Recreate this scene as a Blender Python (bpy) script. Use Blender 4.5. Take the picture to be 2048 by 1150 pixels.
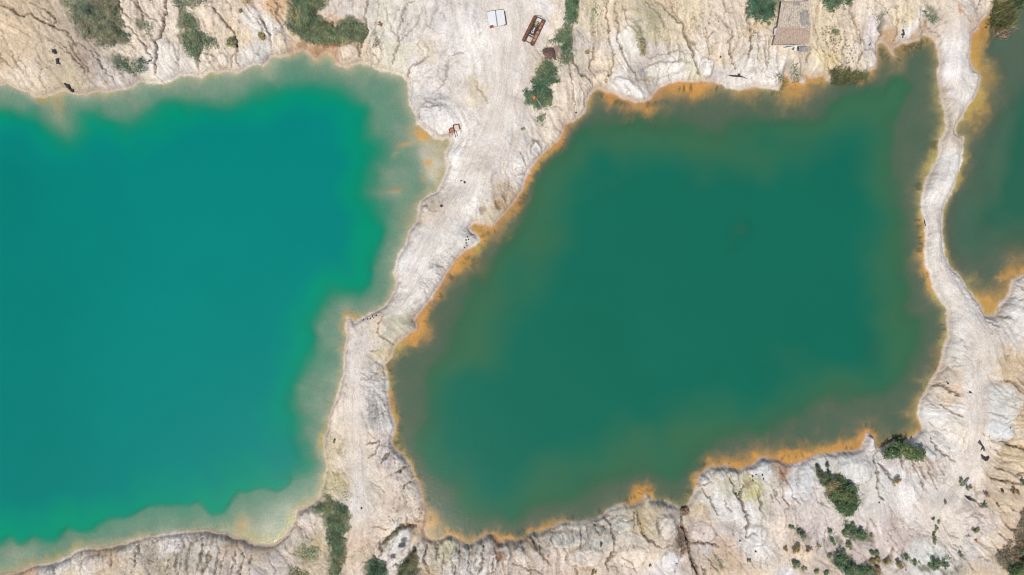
import bpy, math, random, heapq
import numpy as np
for o in list(bpy.data.objects): bpy.data.objects.remove(o)
sc = bpy.context.scene
S = 0.125                      # metres per photo pixel at water level
PI = math.pi
# ------------------------------------------------------------------ camera, sky, sun, exposure
CAM_H = 178.0
cam = bpy.data.cameras.new('camera'); co = bpy.data.objects.new('camera', cam); sc.collection.objects.link(co)
co.location = (0, 0, CAM_H); co.rotation_euler = (0, 0, 0)
cam.sensor_width = 36; cam.lens = 36 * (CAM_H - 0.6) / (2048 * S); cam.clip_end = 12000; cam.clip_start = 1
sc.camera = co
SUN_EL, SUN_AZ = math.radians(64), math.radians(208)      # azimuth: clockwise from +Y (photo up)
w = bpy.data.worlds.new('World'); sc.world = w; w.use_nodes = True
nt = w.node_tree; nt.nodes.clear()
sky = nt.nodes.new('ShaderNodeTexSky'); sky.sky_type = 'NISHITA'; sky.sun_disc = False
sky.sun_elevation = SUN_EL; sky.sun_rotation = SUN_AZ; sky.dust_density = 1.2; sky.ozone_density = 0.6
bg = nt.nodes.new('ShaderNodeBackground'); bg.inputs[1].default_value = 0.125
wo = nt.nodes.new('ShaderNodeOutputWorld')
nt.links.new(sky.outputs[0], bg.inputs[0]); nt.links.new(bg.outputs[0], wo.inputs[0])
sl = bpy.data.lights.new('sun', 'SUN'); sl.energy = 3.95; sl.angle = math.radians(0.9); sl.color = (1, 0.94, 0.86)
so = bpy.data.objects.new('sun', sl); sc.collection.objects.link(so)
sdv = (math.sin(SUN_AZ) * math.cos(SUN_EL), math.cos(SUN_AZ) * math.cos(SUN_EL), math.sin(SUN_EL))
from mathutils import Vector, Matrix, noise as mnoise
so.rotation_euler = Vector(sdv).to_track_quat('Z', 'Y').to_euler(); so.location = (0, 0, 100)
sc.view_settings.view_transform = 'Standard'; sc.view_settings.look = 'None'
sc.view_settings.exposure = 0.0; sc.view_settings.gamma = 1.0
sc.cycles.filter_width = 1.15
sc.render.resolution_x = 1024; sc.render.resolution_y = 575

# ------------------------------------------------------------------ numeric helpers
KEXP = 1.30                    # picture brightness of a flat white surface under this light
def lin(c):
    c = np.asarray(c, dtype=np.float64) / 255.0
    return np.where(c <= 0.04045, c / 12.92, ((c + 0.055) / 1.055) ** 2.4)
def alb(c, k=1.0): return lin(c) / KEXP * k
def rgba(c, k=1.0): a = alb(c, k); return (float(a[0]), float(a[1]), float(a[2]), 1.0)
def crop(ox, oy, pts): return [(ox + x / 3.992, oy + y / 3.992) for x, y in pts]
def hashn(ix, iy, seed):
    n = (ix.astype(np.int64) * 374761393 + iy.astype(np.int64) * 668265263 + seed * 1274126177) & 0xffffffff
    n = ((n ^ (n >> 13)) * 1274126177) & 0xffffffff
    return ((n ^ (n >> 16)) & 0xffff).astype(np.float32) / 65535.0
def vnoise(x, y, scale, seed):
    x = x / scale; y = y / scale
    ix = np.floor(x); iy = np.floor(y); fx = (x - ix).astype(np.float32); fy = (y - iy).astype(np.float32)
    ix = ix.astype(np.int64); iy = iy.astype(np.int64)
    fx = fx * fx * fx * (fx * (fx * 6 - 15) + 10); fy = fy * fy * fy * (fy * (fy * 6 - 15) + 10)
    a = hashn(ix, iy, seed); b = hashn(ix + 1, iy, seed); c = hashn(ix, iy + 1, seed); d = hashn(ix + 1, iy + 1, seed)
    return (a * (1 - fx) + b * fx) * (1 - fy) + (c * (1 - fx) + d * fx) * fy - 0.5
def fbm(x, y, scale, seed, octv=4, gain=0.5):
    r = 0; amp = 1.0
    for k in range(octv):
        r = r + amp * vnoise(x + 17.3 * k, y - 9.1 * k, scale / 2 ** k, seed + k * 7); amp *= gain
    return r
def sstep(a, b, x):
    t = np.clip((x - a) / (b - a), 0, 1); return t * t * (3 - 2 * t)

# ------------------------------------------------------------------ traced outlines (photo pixels)
L1 = [(-60,160),(0,168),(10,167),(22,172),(32,177),(50,184),(70,192),(90,192),(105,188),(120,181),(135,183),(150,187),(172,189),(178,184),(200,183),(225,181),(250,178),(265,171),(278,162),(300,165),(325,166),(340,160),(355,151),(375,151),(400,152),(415,144),(440,143),(470,145),(490,137),(505,128),(514,130),(525,132),(537,120),(541,113),(575,110),(587,105),(605,99),(617,105),(627,118),(635,120),(640,110),(652,106),(665,113),(675,130),(687,134),(707,130),(725,125),(745,133),(757,141),(777,143),(795,148),(808,155),(815,165),(816,180),(816,200),(825,218),(831,230),(831,245),(853,262),(865,274),(880,277),(898,275),(900,285),(890,300),(887,315),(893,335),(888,353),(875,380),(858,388),(840,400),(834,415),(835,435),(825,450),(815,465),(810,485),(800,503),(790,523),(787,545),(792,565),(783,593),(765,613),(745,623),(725,633),(710,644),(700,635),(693,633),(690,650),(691,675),(686,713),(685,745),(678,775),(667,810),(655,833),(655,860),(645,873),(645,900),(653,930),(648,955),(642,980),(632,1000),(612,1015),(594,1019),(590,1042),(575,1065),(562,1080),(542,1090),(515,1089),(500,1084),(488,1075),(468,1075),(448,1067),(413,1061),(376,1064),(326,1069),(275,1077),(250,1085),(213,1095),(175,1096),(150,1102),(135,1115),(100,1127),(65,1130),(42,1141),(17,1148),(0,1152),(-60,1165),(-300,1150),(-450,900),(-480,500),(-400,250),(-200,180)]
T1 = [(-60,215),(0,222),(25,222),(60,220),(82,245),(105,258),(125,265),(150,250),(165,226),(200,222),(238,240),(270,230),(300,215),(338,198),(376,203),(425,205),(463,203),(488,195),(512,185),(527,173),(587,160),(625,158),(652,173),(687,183),(725,200),(737,218),(730,238),(735,265),(760,285),(772,300),(756,318),(748,348),(733,380),(758,405),(765,453),(755,490),(752,523),(750,548),(745,568),(720,586),(668,597),(648,620),(625,650),(633,680),(625,713),(610,740),(593,773),(595,785),(587,810),(600,833),(592,873),(607,900),(622,920),(607,943),(575,965),(545,980),(510,975),(490,985),(476,985),(463,1002),(446,1032),(421,1032),(401,1022),(388,1007),(351,1010),(300,1015),(263,1032),(245,1040),(218,1040),(195,1050),(180,1062),(160,1065),(140,1061),(125,1070),(113,1085),(100,1090),(65,1085),(45,1092),(33,1092),(15,1087),(0,1092),(-60,1110),(-270,1080),(-400,850),(-430,500),(-350,290),(-180,225)]
L2 = [(1119,283),(1129,260),(1134,247),(1149,242),(1164,228),(1174,218),(1174,200),(1187,183),(1199,178),(1214,183),(1232,190),(1249,198),(1269,204),(1289,203),(1304,195),(1317,180),(1327,170),(1345,165),(1387,163),(1425,162),(1445,165),(1455,175),(1475,179),(1495,177),(1512,173),(1536,175),(1558,178),(1566,160),(1572,150),(1580,152),(1583,163),(1591,163),(1609,165),(1614,160),(1609,147),(1621,153),(1636,153),(1649,148),(1656,160),(1680,160),(1700,157),(1725,155),(1736,150),(1741,143),(1754,135),(1758,110),(1756,88),(1769,83),(1776,93),(1786,108),(1794,110),(1791,98),(1801,88),(1824,83),(1842,80),(1849,68),(1864,73),(1874,85),(1879,105),(1882,120),(1878,140),(1882,175),(1884,200),(1889,220),(1894,240),(1895,253),(1889,268),(1882,280),(1879,308),(1867,333),(1854,358),(1847,380),(1846,415),(1849,440),(1854,458),(1854,480),(1850,505),(1853,528),(1862,555),(1869,578),(1884,600),(1897,623),(1897,650),(1898,673),(1892,690),(1884,713),(1882,730),(1869,753),(1858,770),(1854,785),(1844,798),(1838,815),(1837,828),(1842,840),(1847,860),(1829,873),(1812,880),(1786,885),(1771,893),(1756,898),(1751,885),(1749,873),(1741,868),(1735,863),(1733,880),(1721,898),(1699,903),(1661,908),(1636,910),(1616,918),(1591,927),(1574,929),(1559,923),(1546,918),(1535,916),(1520,917),(1507,930),(1487,935),(1480,940),(1465,937),(1452,930),(1437,935),(1422,935),(1410,942),(1397,952),(1395,970),(1390,987),(1382,1000),(1372,1017),(1360,1020),(1350,1012),(1335,1005),(1322,1002),(1305,1002),(1300,992),(1292,987),(1285,1002),(1262,1010),(1244,1010),(1219,1020),(1207,1032),(1187,1040),(1164,1046),(1142,1046),(1124,1044),(1107,1052),(1092,1060),(1077,1067),(1062,1062),(1054,1072),(1039,1080),(1024,1082),(1010,1082),(1000,1087),(990,1072),(975,1070),(963,1075),(953,1080),(938,1090),(925,1085),(910,1077),(893,1072),(883,1080),(863,1082),(850,1075),(848,1057),(855,1047),(853,1022),(845,997),(838,970),(825,952),(818,930),(810,917),(795,905),(784,890),(783,880),(789,855),(788,838),(783,825),(779,805),(775,780),(774,755),(768,730),(783,715),(790,695),(795,685),(813,673),(833,663),(838,653),(830,640),(840,628),(855,610),(871,588),(886,565),(901,538),(914,516),(930,501),(950,490),(958,480),(953,470),(940,455),(947,447),(965,449),(985,455),(998,440),(1015,425),(1025,408),(1038,395),(1051,363),(1061,338),(1078,318),(1096,300),(1111,287)]
T2 = [(1134,303),(1160,270),(1179,250),(1204,246),(1237,242),(1250,236),(1312,233),(1375,242),(1400,252),(1437,250),(1462,240),(1536,243),(1586,235),(1604,242),(1636,235),(1661,200),(1711,185),(1761,182),(1775,162),(1799,148),(1819,165),(1805,213),(1795,250),(1790,290),(1796,340),(1801,390),(1809,465),(1819,525),(1824,575),(1808,613),(1824,632),(1853,637),(1855,675),(1836,710),(1819,745),(1786,775),(1771,785),(1711,800),(1661,797),(1636,810),(1611,833),(1574,845),(1536,863),(1525,867),(1450,882),(1400,917),(1375,945),(1350,962),(1300,955),(1275,942),(1237,957),(1199,977),(1174,992),(1124,1005),(1074,1012),(1049,1032),(1024,1045),(988,1042),(938,1042),(913,1025),(908,987),(875,962),(855,932),(835,900),(838,875),(845,835),(850,760),(860,730),(898,688),(906,650),(920,600),(955,560),(985,520),(1010,480),(1036,440),(1051,415),(1071,365),(1116,322)]
L3 = [(2004,0),(2000,6),(1997,14),(1989,22),(1972,34),(1963,46),(1961,55),(1950,65),(1947,71),(1945,86),(1943,105),(1944,125),(1949,137),(1959,143),(1963,155),(1962,173),(1949,198),(1937,215),(1927,235),(1917,248),(1914,262),(1919,271),(1932,274),(1929,290),(1927,315),(1919,348),(1912,373),(1899,395),(1892,415),(1887,440),(1889,485),(1893,513),(1907,535),(1927,560),(1947,588),(1962,608),(1972,628),(1990,630),(1999,618),(2002,608),(2017,593),(2024,570),(2027,560),(2048,548),(2110,536),(2400,500),(2450,200),(2300,-50),(2100,-70),(2012,-20)]
T3 = [(2110,130),(2040,168),(2014,205),(1992,235),(1984,275),(1966,320),(1950,350),(1938,380),(1925,410),(1918,440),(1920,490),(1940,508),(1975,515),(2000,500),(2048,492),(2350,450),(2380,200),(2200,60)]
# bed stain along the shore: x, y, width px, strength, 0 orange .. 1 yellow .. 2 brown
OR = [(1119,285,12,.9,0),(1180,200,10,.6,.5),(1240,205,24,.9,0),(1290,206,22,.9,0),(1350,178,44,1,0),(1400,168,44,1,0),(1430,165,26,.8,.3),(1450,175,14,.5,1),(1500,180,18,.6,.3),(1540,180,26,.6,.8),(1600,168,40,.8,.2),(1640,155,36,.7,.3),(1680,160,6,.2,1),(1740,145,16,.6,.2),(1760,100,36,.7,.6),(1790,108,30,.6,.3),(1830,85,24,.5,.7),(1870,85,26,.5,.5),(1880,140,10,.4,1),(1884,210,16,.5,1),(1892,260,16,.5,1),(1870,325,20,.7,1),(1846,400,14,.8,.9),(1852,470,14,.8,.4),(1858,550,13,.9,.3),(1893,615,11,.7,1),(1896,665,14,.6,.9),(1882,725,15,.9,1.4),(1860,770,17,.9,1.1),(1838,820,17,.9,.6),(1845,860,22,.9,.5),(1771,890,16,.8,.4),(1736,863,14,.9,.1),(1700,903,24,.9,.2),(1640,910,26,1,.1),(1590,925,38,1,0),(1540,917,30,.9,.2),(1480,938,26,.9,.1),(1430,934,20,.9,.2),(1396,960,12,.9,.2),(1390,985,10,.6,.8),(1360,1018,16,.5,1),(1320,1002,6,.6,1),(1292,986,27,1,0),(1268,1008,22,.8,.1),(1240,1010,6,.4,1),(1180,1041,4,.4,1),(1124,1045,8,.6,.4),(1095,1058,11,.8,.3),(1060,1065,10,.8,.3),(1010,1080,12,.9,.3),(975,1070,12,.9,.2),(938,1088,13,.9,.3),(893,1072,16,.9,.3),(856,1050,26,1,.1),(848,1000,11,.9,.3),(836,965,8,.8,.4),(815,920,10,.9,.8),(784,885,13,.9,.7),(789,850,11,.9,.5),(779,800,10,1,.2),(774,755,10,1,1.2),(770,730,16,1,1.5),(790,695,18,1,.7),(830,665,24,1,0),(838,635,20,1,.1),(871,588,15,1,.1),(900,540,22,1,.1),(930,501,28,1,.2),(957,480,16,.9,1.2),(945,452,48,1,.3),(985,455,26,1,.1),(1015,425,15,1,.1),(1051,363,10,1,.2),(1090,305,11,.9,.4),
 (640,115,16,.5,1),(670,125,15,.6,1),(605,100,10,.4,1),(530,130,14,.5,1),(575,110,9,.5,1),(740,133,20,.35,1),(800,150,24,.3,1),(830,235,12,.5,1),(840,255,24,.9,.3),(870,277,14,.5,.8),(893,310,9,.3,1),(888,360,10,.5,1),(850,392,10,.4,1),(833,430,12,.4,1),(812,480,9,.5,1),(790,540,7,.3,1),(745,623,6,.3,1),(696,634,11,.9,.6),(690,680,8,.7,.9),(685,740,7,.5,1),(655,850,9,.6,1),(645,900,14,.8,1),(652,940,10,.6,1),(640,985,10,.6,.8),(594,1018,14,.8,.9),(565,1080,12,.7,1),(515,1089,14,.7,1),(480,1075,26,.5,1),(400,1062,6,.6,1),(330,1069,4,.2,1),(260,1083,9,.6,1),(200,1095,12,.7,1),(150,1102,18,.7,1),(60,1130,16,.7,.8),(0,1150,22,.7,1),(-200,1150,10,.5,1),(90,192,16,.9,.9),(50,184,6,.3,1),(150,187,5,.2,1),(220,181,9,.6,1),(280,163,5,.3,1),(340,160,12,.6,1),(400,152,12,.6,1),(470,145,8,.3,1),(-200,180,6,.3,1),(-450,600,6,.3,1),
 (1995,15,24,.8,.6),(1960,60,30,1,.2),(1944,100,36,.9,.8),(1962,160,34,.8,.9),(1930,230,46,.8,1),(1930,285,17,.8,.9),(1922,340,14,.8,.9),(1895,405,7,.7,1),(1889,470,7,.8,.8),(1910,538,9,.8,.9),(1950,590,24,.8,1),(1980,630,44,1,.7),(2005,605,40,1,.5),(2025,562,34,.9,.3),(2060,546,20,.8,.3),(2400,400,14,.5,1)]
# extra shallow (+) or deep (-) patches in the water, reed reflections painted as deep ones: x, y, rx, ry, amount, stain (0..1) colour
SH = [(862,308,26,24,.60,.10),(862,345,20,22,.50,.15),(853,326,8,8,.15,.9),(838,272,16,16,.3,.95),(806,288,18,7,.28,.8),(790,303,12,8,.2,.3),(800,345,26,22,.10,0),(790,378,22,7,.15,.7),(845,362,5,10,.1,.6),(812,430,20,24,.08,.3),(780,385,26,14,.2,0),
 (115,215,14,30,.22,.5),(530,1060,30,26,.30,.05),(480,1045,18,24,.22,.5),(555,1020,40,40,.16,0),(20,1105,40,16,.15,0),
 (1480,462,24,22,.17,.5),(1465,500,14,10,.08,.3),(1385,180,50,19,.45,.92),(1295,216,30,10,.3,.85),(1600,180,36,20,.30,.6),(1590,916,50,14,.32,.85),(1660,900,40,10,.25,.7),(1470,928,40,10,.25,.8),(866,1045,20,20,.35,.85),(965,468,38,22,.36,.9),(848,660,20,20,.32,.9),(915,532,18,28,.36,.9),(1040,385,12,40,.2,.85),(1975,604,28,26,.35,.8),(1957,110,22,60,.25,.7),(1282,984,20,14,.3,.9),(1742,700,26,40,.10,.2),(1800,260,30,60,.03,0),(1650,835,50,16,.04,0),(1890,262,10,18,.3,0),(965,540,26,40,.14,.6),
 (1965,225,26,44,.2,.6),(1985,150,24,34,.15,.6),(1962,372,22,40,.12,.1),(1975,455,20,30,.14,.2),(2035,490,30,30,.2,.4),(1925,425,22,22,-.1,0),(1935,500,24,16,-.12,0),(2000,90,30,24,-.18,0),
 (1725,175,34,10,-.15,0),(1835,120,22,12,-.2,0),(1805,205,24,10,-.06,0),(775,700,8,10,-.1,0),(1808,803,9,8,-.1,0),(1812,840,8,10,-.1,0),(1230,300,50,20,0,0)]

# direction, rill strength and ground colour, sampled by eye: x, y, dx, dy, amp, colour
W_=(229,224,218); C_=(221,208,191); B_=(211,192,166); G_=(199,191,183)
CP = [(40,60,.8,1,.5,B_),(20,110,.7,1,.5,B_),(130,110,.7,1,.6,(198,184,162)),(60,150,.5,1,.8,C_),(140,150,.5,1,.4,(196,182,158)),(210,140,.6,1,.8,G_),(168,105,.6,1,.7,(172,158,142)),(185,125,.6,1,.9,(178,166,154)),(300,90,.4,1,.9,C_),(290,30,.3,1,.9,C_),(340,110,.2,1,.8,W_),(350,60,.3,1,.9,(222,210,194)),(400,30,.2,1,.8,C_),(430,50,.2,1,.8,(220,204,184)),(440,120,.1,1,.9,C_),(490,110,.1,1,.7,W_),(480,80,.1,1,.7,(222,205,178)),(520,110,.3,1,.8,(205,203,200)),(530,50,.3,1,.9,W_),(545,15,.3,1,.8,(215,185,150)),(560,80,.3,1,.7,C_),(590,100,.2,1,.6,(205,175,145)),(700,20,0,1,.5,(212,203,194)),(690,90,.2,1,.8,(210,185,158)),(660,98,.2,1,.9,(190,150,118)),(760,50,.1,1,.6,(215,210,198)),(700,110,.2,1,.6,(222,205,185)),(820,60,.2,1,.45,(216,210,203)),(800,110,.2,1,.5,(214,207,188)),(850,110,.2,1,.4,(215,205,190)),(850,150,-.3,1,.35,W_),(870,200,1,-.25,.7,(202,198,197)),(900,230,.5,.5,.3,W_),(890,180,.2,1,.3,(218,212,206)),(945,190,.3,1,.3,(212,200,180)),(930,100,.1,1,.3,W_),(900,50,.1,1,.35,(220,214,210)),(980,90,0,1,.2,W_),(1010,150,-.1,1,.2,(222,216,210)),(1000,250,-.3,1,.25,W_),(1050,60,.1,1,.2,(222,213,203)),(1090,40,.1,1,.25,(226,222,217)),(1120,40,.1,1,.3,(222,208,190)),(1040,200,-.1,1,.15,(221,210,199)),(940,400,-.3,1,.3,W_),(900,330,-.3,1,.25,W_),(870,420,.4,1,.4,(210,198,182)),(985,340,-.1,1,.45,(218,208,201)),(970,390,.3,1,.4,(207,199,188)),(985,430,.6,1,.5,(198,184,164)),(1000,410,.6,1,.5,(195,175,150)),(1100,265,.5,1,.5,C_),(1075,300,.6,.6,.5,(205,200,194)),(1060,340,1,.4,.5,W_),(1130,190,.3,1,.6,C_),(1110,130,.3,1,.6,C_),(1160,80,.1,1,.6,(205,195,185)),(1155,140,.1,1,.7,(206,196,178)),(1180,40,0,1,.7,(212,200,175)),(1200,140,.1,1,.9,(223,207,185)),(1220,40,0,1,.7,(222,205,180)),(1240,170,.5,1,.8,W_),(1255,90,.4,1,.6,(224,220,212)),(1300,45,.5,1,.7,(196,186,160)),(1320,20,.5,1,.6,B_),(1300,120,.3,1,.4,(208,200,192)),(1285,150,.4,1,.7,(190,182,174)),(1340,140,0,1,.9,W_),(1360,50,.4,1,.6,(215,200,172)),(1400,80,.4,1,.7,C_),(1400,130,.4,1,.9,W_),(1395,145,0,1,.9,(225,218,190)),(1460,60,.3,1,.7,C_),(1430,150,.3,1,.5,(200,192,188)),(1430,120,.3,1,.8,(216,200,178)),(1470,170,0,1,.4,W_),(1510,110,0,1,1,(224,216,205)),(1500,60,.1,1,.9,(215,196,170)),(1540,140,0,1,.9,W_),(1560,100,0,1,.6,C_),(1615,140,0,1,.7,(212,200,180)),(1650,80,.1,1,.7,(223,207,180)),(1650,120,.1,1,.7,(222,205,165)),(1690,120,.1,1,.9,C_),(1690,60,.1,1,.7,(222,206,184)),(1740,100,0,1,.8,W_),(1730,60,0,1,.8,(214,206,205)),(1735,20,.1,1,.7,C_),(1790,40,.2,1,.8,(220,206,176)),(1785,95,.2,1,.3,(188,165,140)),(1770,88,.2,1,.3,(185,155,122)),(1810,62,.2,1,.5,W_),(1840,75,.2,1,.4,(196,168,140)),(1850,20,.2,1,.6,C_),(1860,55,.5,1,.9,(200,190,178)),(1900,20,.3,1,.5,C_),(1940,20,.1,1,.6,(214,206,198)),(1970,8,.5,1,.7,C_),(1950,45,.2,1,.3,(196,178,160)),(1915,60,0,1,.2,(222,212,203)),(1915,100,0,1,.15,(230,226,221)),(1900,150,0,1,.15,(234,230,226)),(1935,170,.3,1,.3,(215,210,202)),(1910,200,0,1,.12,(236,232,228)),(1888,190,1,0,.5,(190,172,155)),(1903,235,0,1,.3,(205,196,182)),(1903,262,0,1,.3,(205,192,175)),(1903,310,-.3,1,.12,(238,235,230)),(1885,375,-.3,1,.1,(240,237,232)),(1862,350,-.4,1,.2,(208,204,198)),(1865,440,0,1,.15,(212,207,199)),(1870,485,0,1,.15,(228,224,217)),(1868,520,.2,1,.15,(230,226,220)),(1900,570,.6,1,.15,(228,224,219)),(1930,640,.5,1,.15,(230,226,222)),(1905,620,1,.1,.6,(210,205,196)),(1960,690,0,1,.2,(227,217,206)),(2020,640,1,-.6,.25,(214,212,206)),(2000,670,.4,1,.3,(216,212,206)),(2035,680,.5,1,.2,(226,206,182)),(2000,730,.5,1,.4,(214,192,162)),(1915,700,1,.4,.5,(218,214,208)),(1945,770,0,1,.18,W_),(1935,830,0,1,.15,(228,220,211)),(1893,760,1,.5,.4,(218,204,188)),(1900,820,1,.4,.5,W_),(1870,810,1,.5,.5,(224,222,219)),(1885,790,1,.5,.5,(222,205,184)),(1980,780,1,.2,.4,(218,216,210)),(1985,840,1,.3,.4,(212,214,214)),(2030,770,1,.5,.9,(206,188,165)),(2030,830,1,.2,.9,B_),(2000,930,1,.35,.8,(208,192,168)),(2040,870,1,.2,.4,(226,206,172)),(2010,890,1,.35,.7,(208,188,158)),(2020,1000,1,.35,.6,B_),(1930,880,0,1,.12,(229,218,205)),(1915,930,-.3,1,.12,(229,218,206)),(1880,985,-.6,1,.2,(226,219,210)),(1870,910,.7,1,.5,W_),(1850,900,.6,1,.7,(220,218,214)),(1840,930,.4,1,.8,(208,195,185)),(1870,920,.5,1,.8,(212,202,194)),(1800,970,.4,1,.3,W_),(1800,1020,.4,1,.2,(229,222,216)),(1860,1020,.4,1,.2,(228,216,205)),(1620,1015,.2,1,.25,(227,218,212)),(1585,975,.2,1,.7,(222,221,220)),(1610,950,.1,1,.5,(220,220,220)),(1563,940,.1,1,.5,(190,168,148)),(1560,1000,.2,1,.7,(226,214,206)),(1680,930,0,1,.3,(225,224,222)),(1660,920,0,1,.3,(220,218,212)),(1740,960,0,1,.3,(224,220,213)),(1740,890,0,1,.4,(218,213,208)),(1550,1050,.1,1,.4,(226,212,196)),(1620,1060,.2,1,.5,(216,204,199)),(1700,1110,.3,1,.6,(206,192,186)),(1590,1115,0,1,.4,(220,202,180)),(1620,1130,1,.3,.8,(198,184,170)),(1580,1145,0,1,.3,(225,222,222)),(1790,1060,.2,1,.4,(214,200,192)),(1830,1090,.5,1,.4,(218,218,214)),(1850,1060,.5,1,.3,(226,216,206)),(1900,1040,1,-.3,.3,(226,215,204)),(1930,1030,1,-.25,.9,(214,203,196)),(1915,1080,.4,1,.9,(210,204,198)),(1970,1060,1,.6,.6,(222,210,194)),(1950,1010,.3,1,.4,(214,200,186)),(1995,1040,1,.6,.6,(208,186,160)),(1990,1000,1,.5,.7,B_),(2015,1055,-.6,1,.12,(214,194,168)),(2044,1010,-.6,1,.12,(216,196,170)),(1985,1110,-.6,1,.12,(214,194,168)),(1960,1145,-.6,1,.12,(214,194,168)),(2032,1085,1,.35,1.,(160,144,124)),(2015,1120,1,.4,1.,(158,140,122)),(1480,1010,.1,1,.4,(225,222,218)),(1445,965,.1,1,.5,(207,201,184)),(1410,965,.1,1,.5,(215,208,198)),(1520,940,.1,1,.6,(215,215,214)),(1500,975,.1,1,.6,(208,200,160)),(1515,985,.1,1,.6,(212,205,190)),(1420,1000,.1,1,.5,(222,220,216)),(1400,1015,.1,1,.5,(205,190,170)),(1460,1045,.1,1,.5,(198,190,184)),(1410,1050,.3,1,.4,(218,202,192)),(1500,1070,.1,1,.6,(225,222,218)),(1455,1080,0,1,.5,(220,200,182)),(1410,1090,.1,1,.5,(200,190,184)),(1440,1110,.4,1,.5,(208,186,162)),(1500,1140,1,.1,.3,(222,205,184)),(1380,1120,.1,1,.6,(200,186,170)),(1365,1080,.1,1,.8,(176,158,140)),(1330,1045,0,1,.5,(222,210,198)),(1335,1115,.2,1,.3,(224,220,218)),(1300,1100,.5,1,.5,(220,205,186)),(1285,1040,.2,1,.5,(205,190,160)),(1260,1100,.3,1,.35,(222,208,192)),(1240,1040,.05,1,.7,(208,203,190)),(1200,1050,.05,1,.7,(190,184,174)),(1180,1065,.05,1,.8,(205,202,194)),(1130,1060,.05,1,.8,(206,200,186)),(1090,1075,.2,1,.8,(186,180,172)),(1150,1110,.3,1,.6,(228,212,198)),(1120,1100,.2,1,.8,(222,206,192)),(1160,1140,.3,1,.6,(212,194,172)),(1060,1120,.2,1,.9,(214,202,192)),(1055,1080,.1,1,.8,(190,180,165)),(1010,1110,0,1,.9,(212,202,192)),(1000,1095,0,1,.9,(180,150,125)),(950,1110,0,1,1,(216,212,208)),(920,1130,0,1,1,(214,208,202)),(905,1090,0,1,.9,(205,200,172)),(970,1090,0,1,.9,(190,182,174)),(870,1100,.1,1,.9,(196,184,168)),(860,1130,.1,1,.9,(190,172,145)),(843,1095,.1,1,.8,(205,198,190)),(810,1060,-.5,1,.5,(222,218,208)),(790,1090,-.6,1,.6,(214,206,200)),(785,1120,-.6,1,.5,(224,218,212)),(765,1060,1,-.2,.6,(222,206,188)),(820,1030,.1,1,.5,(224,208,192)),(800,1000,.3,1,.4,(222,204,186)),(835,1050,1,.2,.4,(214,185,155)),(740,900,0,1,.2,(224,210,194)),(725,980,0,1,.2,(228,224,219)),(745,985,.4,1,.3,(224,214,202)),(720,930,0,1,.2,(228,216,202)),(720,1080,0,1,.3,(220,202,184)),(740,1090,.3,1,.5,(215,196,176)),(720,800,0,1,.15,(227,216,204)),(690,800,.1,1,.3,(222,208,194)),(757,830,.5,1,.8,(206,203,198)),(765,780,.3,1,.8,(212,209,204)),(775,850,.4,1,.6,(224,221,216)),(775,895,-.4,1,.9,(202,194,188)),(790,920,-.3,1,.9,(205,196,188)),(780,960,.5,1,.4,(226,212,198)),(820,980,.5,1,.6,(214,205,192)),(690,860,.1,1,.3,(222,210,190)),(675,900,.1,1,.5,(208,194,168)),(680,960,.3,1,.6,(205,192,158)),(700,700,0,1,.15,(227,218,209)),(745,745,1,0,.7,(224,218,210)),(740,680,.2,1,.3,(222,214,206)),(770,720,.4,1,.5,(208,192,160)),(795,650,.6,.6,.3,(192,188,170)),(815,655,.6,.6,.3,(196,190,174)),(745,655,.3,1,.3,(226,210,190)),(850,540,-.5,1,.2,(228,223,219)),(885,550,1,.5,.8,(216,211,206)),(820,600,-.6,.6,.3,W_),(780,620,-.8,.4,.3,(220,213,206)),(720,650,0,1,.3,(222,212,202)),(860,460,-.4,1,.2,(222,218,214)),(920,470,-.3,1,.25,(224,221,217)),(940,490,1,-.4,.4,(218,214,206)),(610,1050,.6,1,.6,(216,204,192)),(620,1100,.3,1,.5,(190,176,140)),(600,1070,.6,1,.6,(205,194,180)),(560,1110,1,.4,.6,(204,192,180)),(530,1105,1,.2,.3,(200,184,166)),(540,1135,1,.6,.5,(200,192,184)),(640,1130,.4,1,.5,(208,192,170)),(480,1125,.1,1,1,(207,196,184)),(450,1085,.1,1,.3,(205,186,162)),(425,1090,0,1,.8,(214,208,198)),(435,1120,0,1,1,(204,194,182)),(380,1110,0,1,.9,(196,188,174)),(340,1080,0,1,.9,(222,214,206)),(310,1105,0,1,.9,(182,172,156)),(330,1130,0,1,.9,(186,176,160)),(270,1110,0,1,.8,(216,206,192)),(210,1110,.1,1,.5,(208,186,160)),(185,1130,.1,1,.6,(224,216,205)),(150,1130,.1,1,.6,(206,194,168)),(140,1120,0,1,.5,W_),(105,1140,.1,1,.5,(222,216,208)),(60,1145,0,1,.4,(208,176,148)),(20,1160,0,1,.4,(205,172,140)),
 (-200,50,.5,1,.6,B_),(-200,1300,.2,1,.6,C_),(600,-150,.2,1,.6,C_),(1100,-150,.1,1,.3,W_),(1500,-150,.2,1,.7,B_),(2000,-150,.2,1,.6,C_),(2250,700,1,.4,.7,B_),(2250,1100,1,.4,.7,B_),(1200,1350,.2,1,.6,B_),(700,1350,.1,1,.4,C_),(2000,1350,.4,1,.5,B_)]

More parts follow.
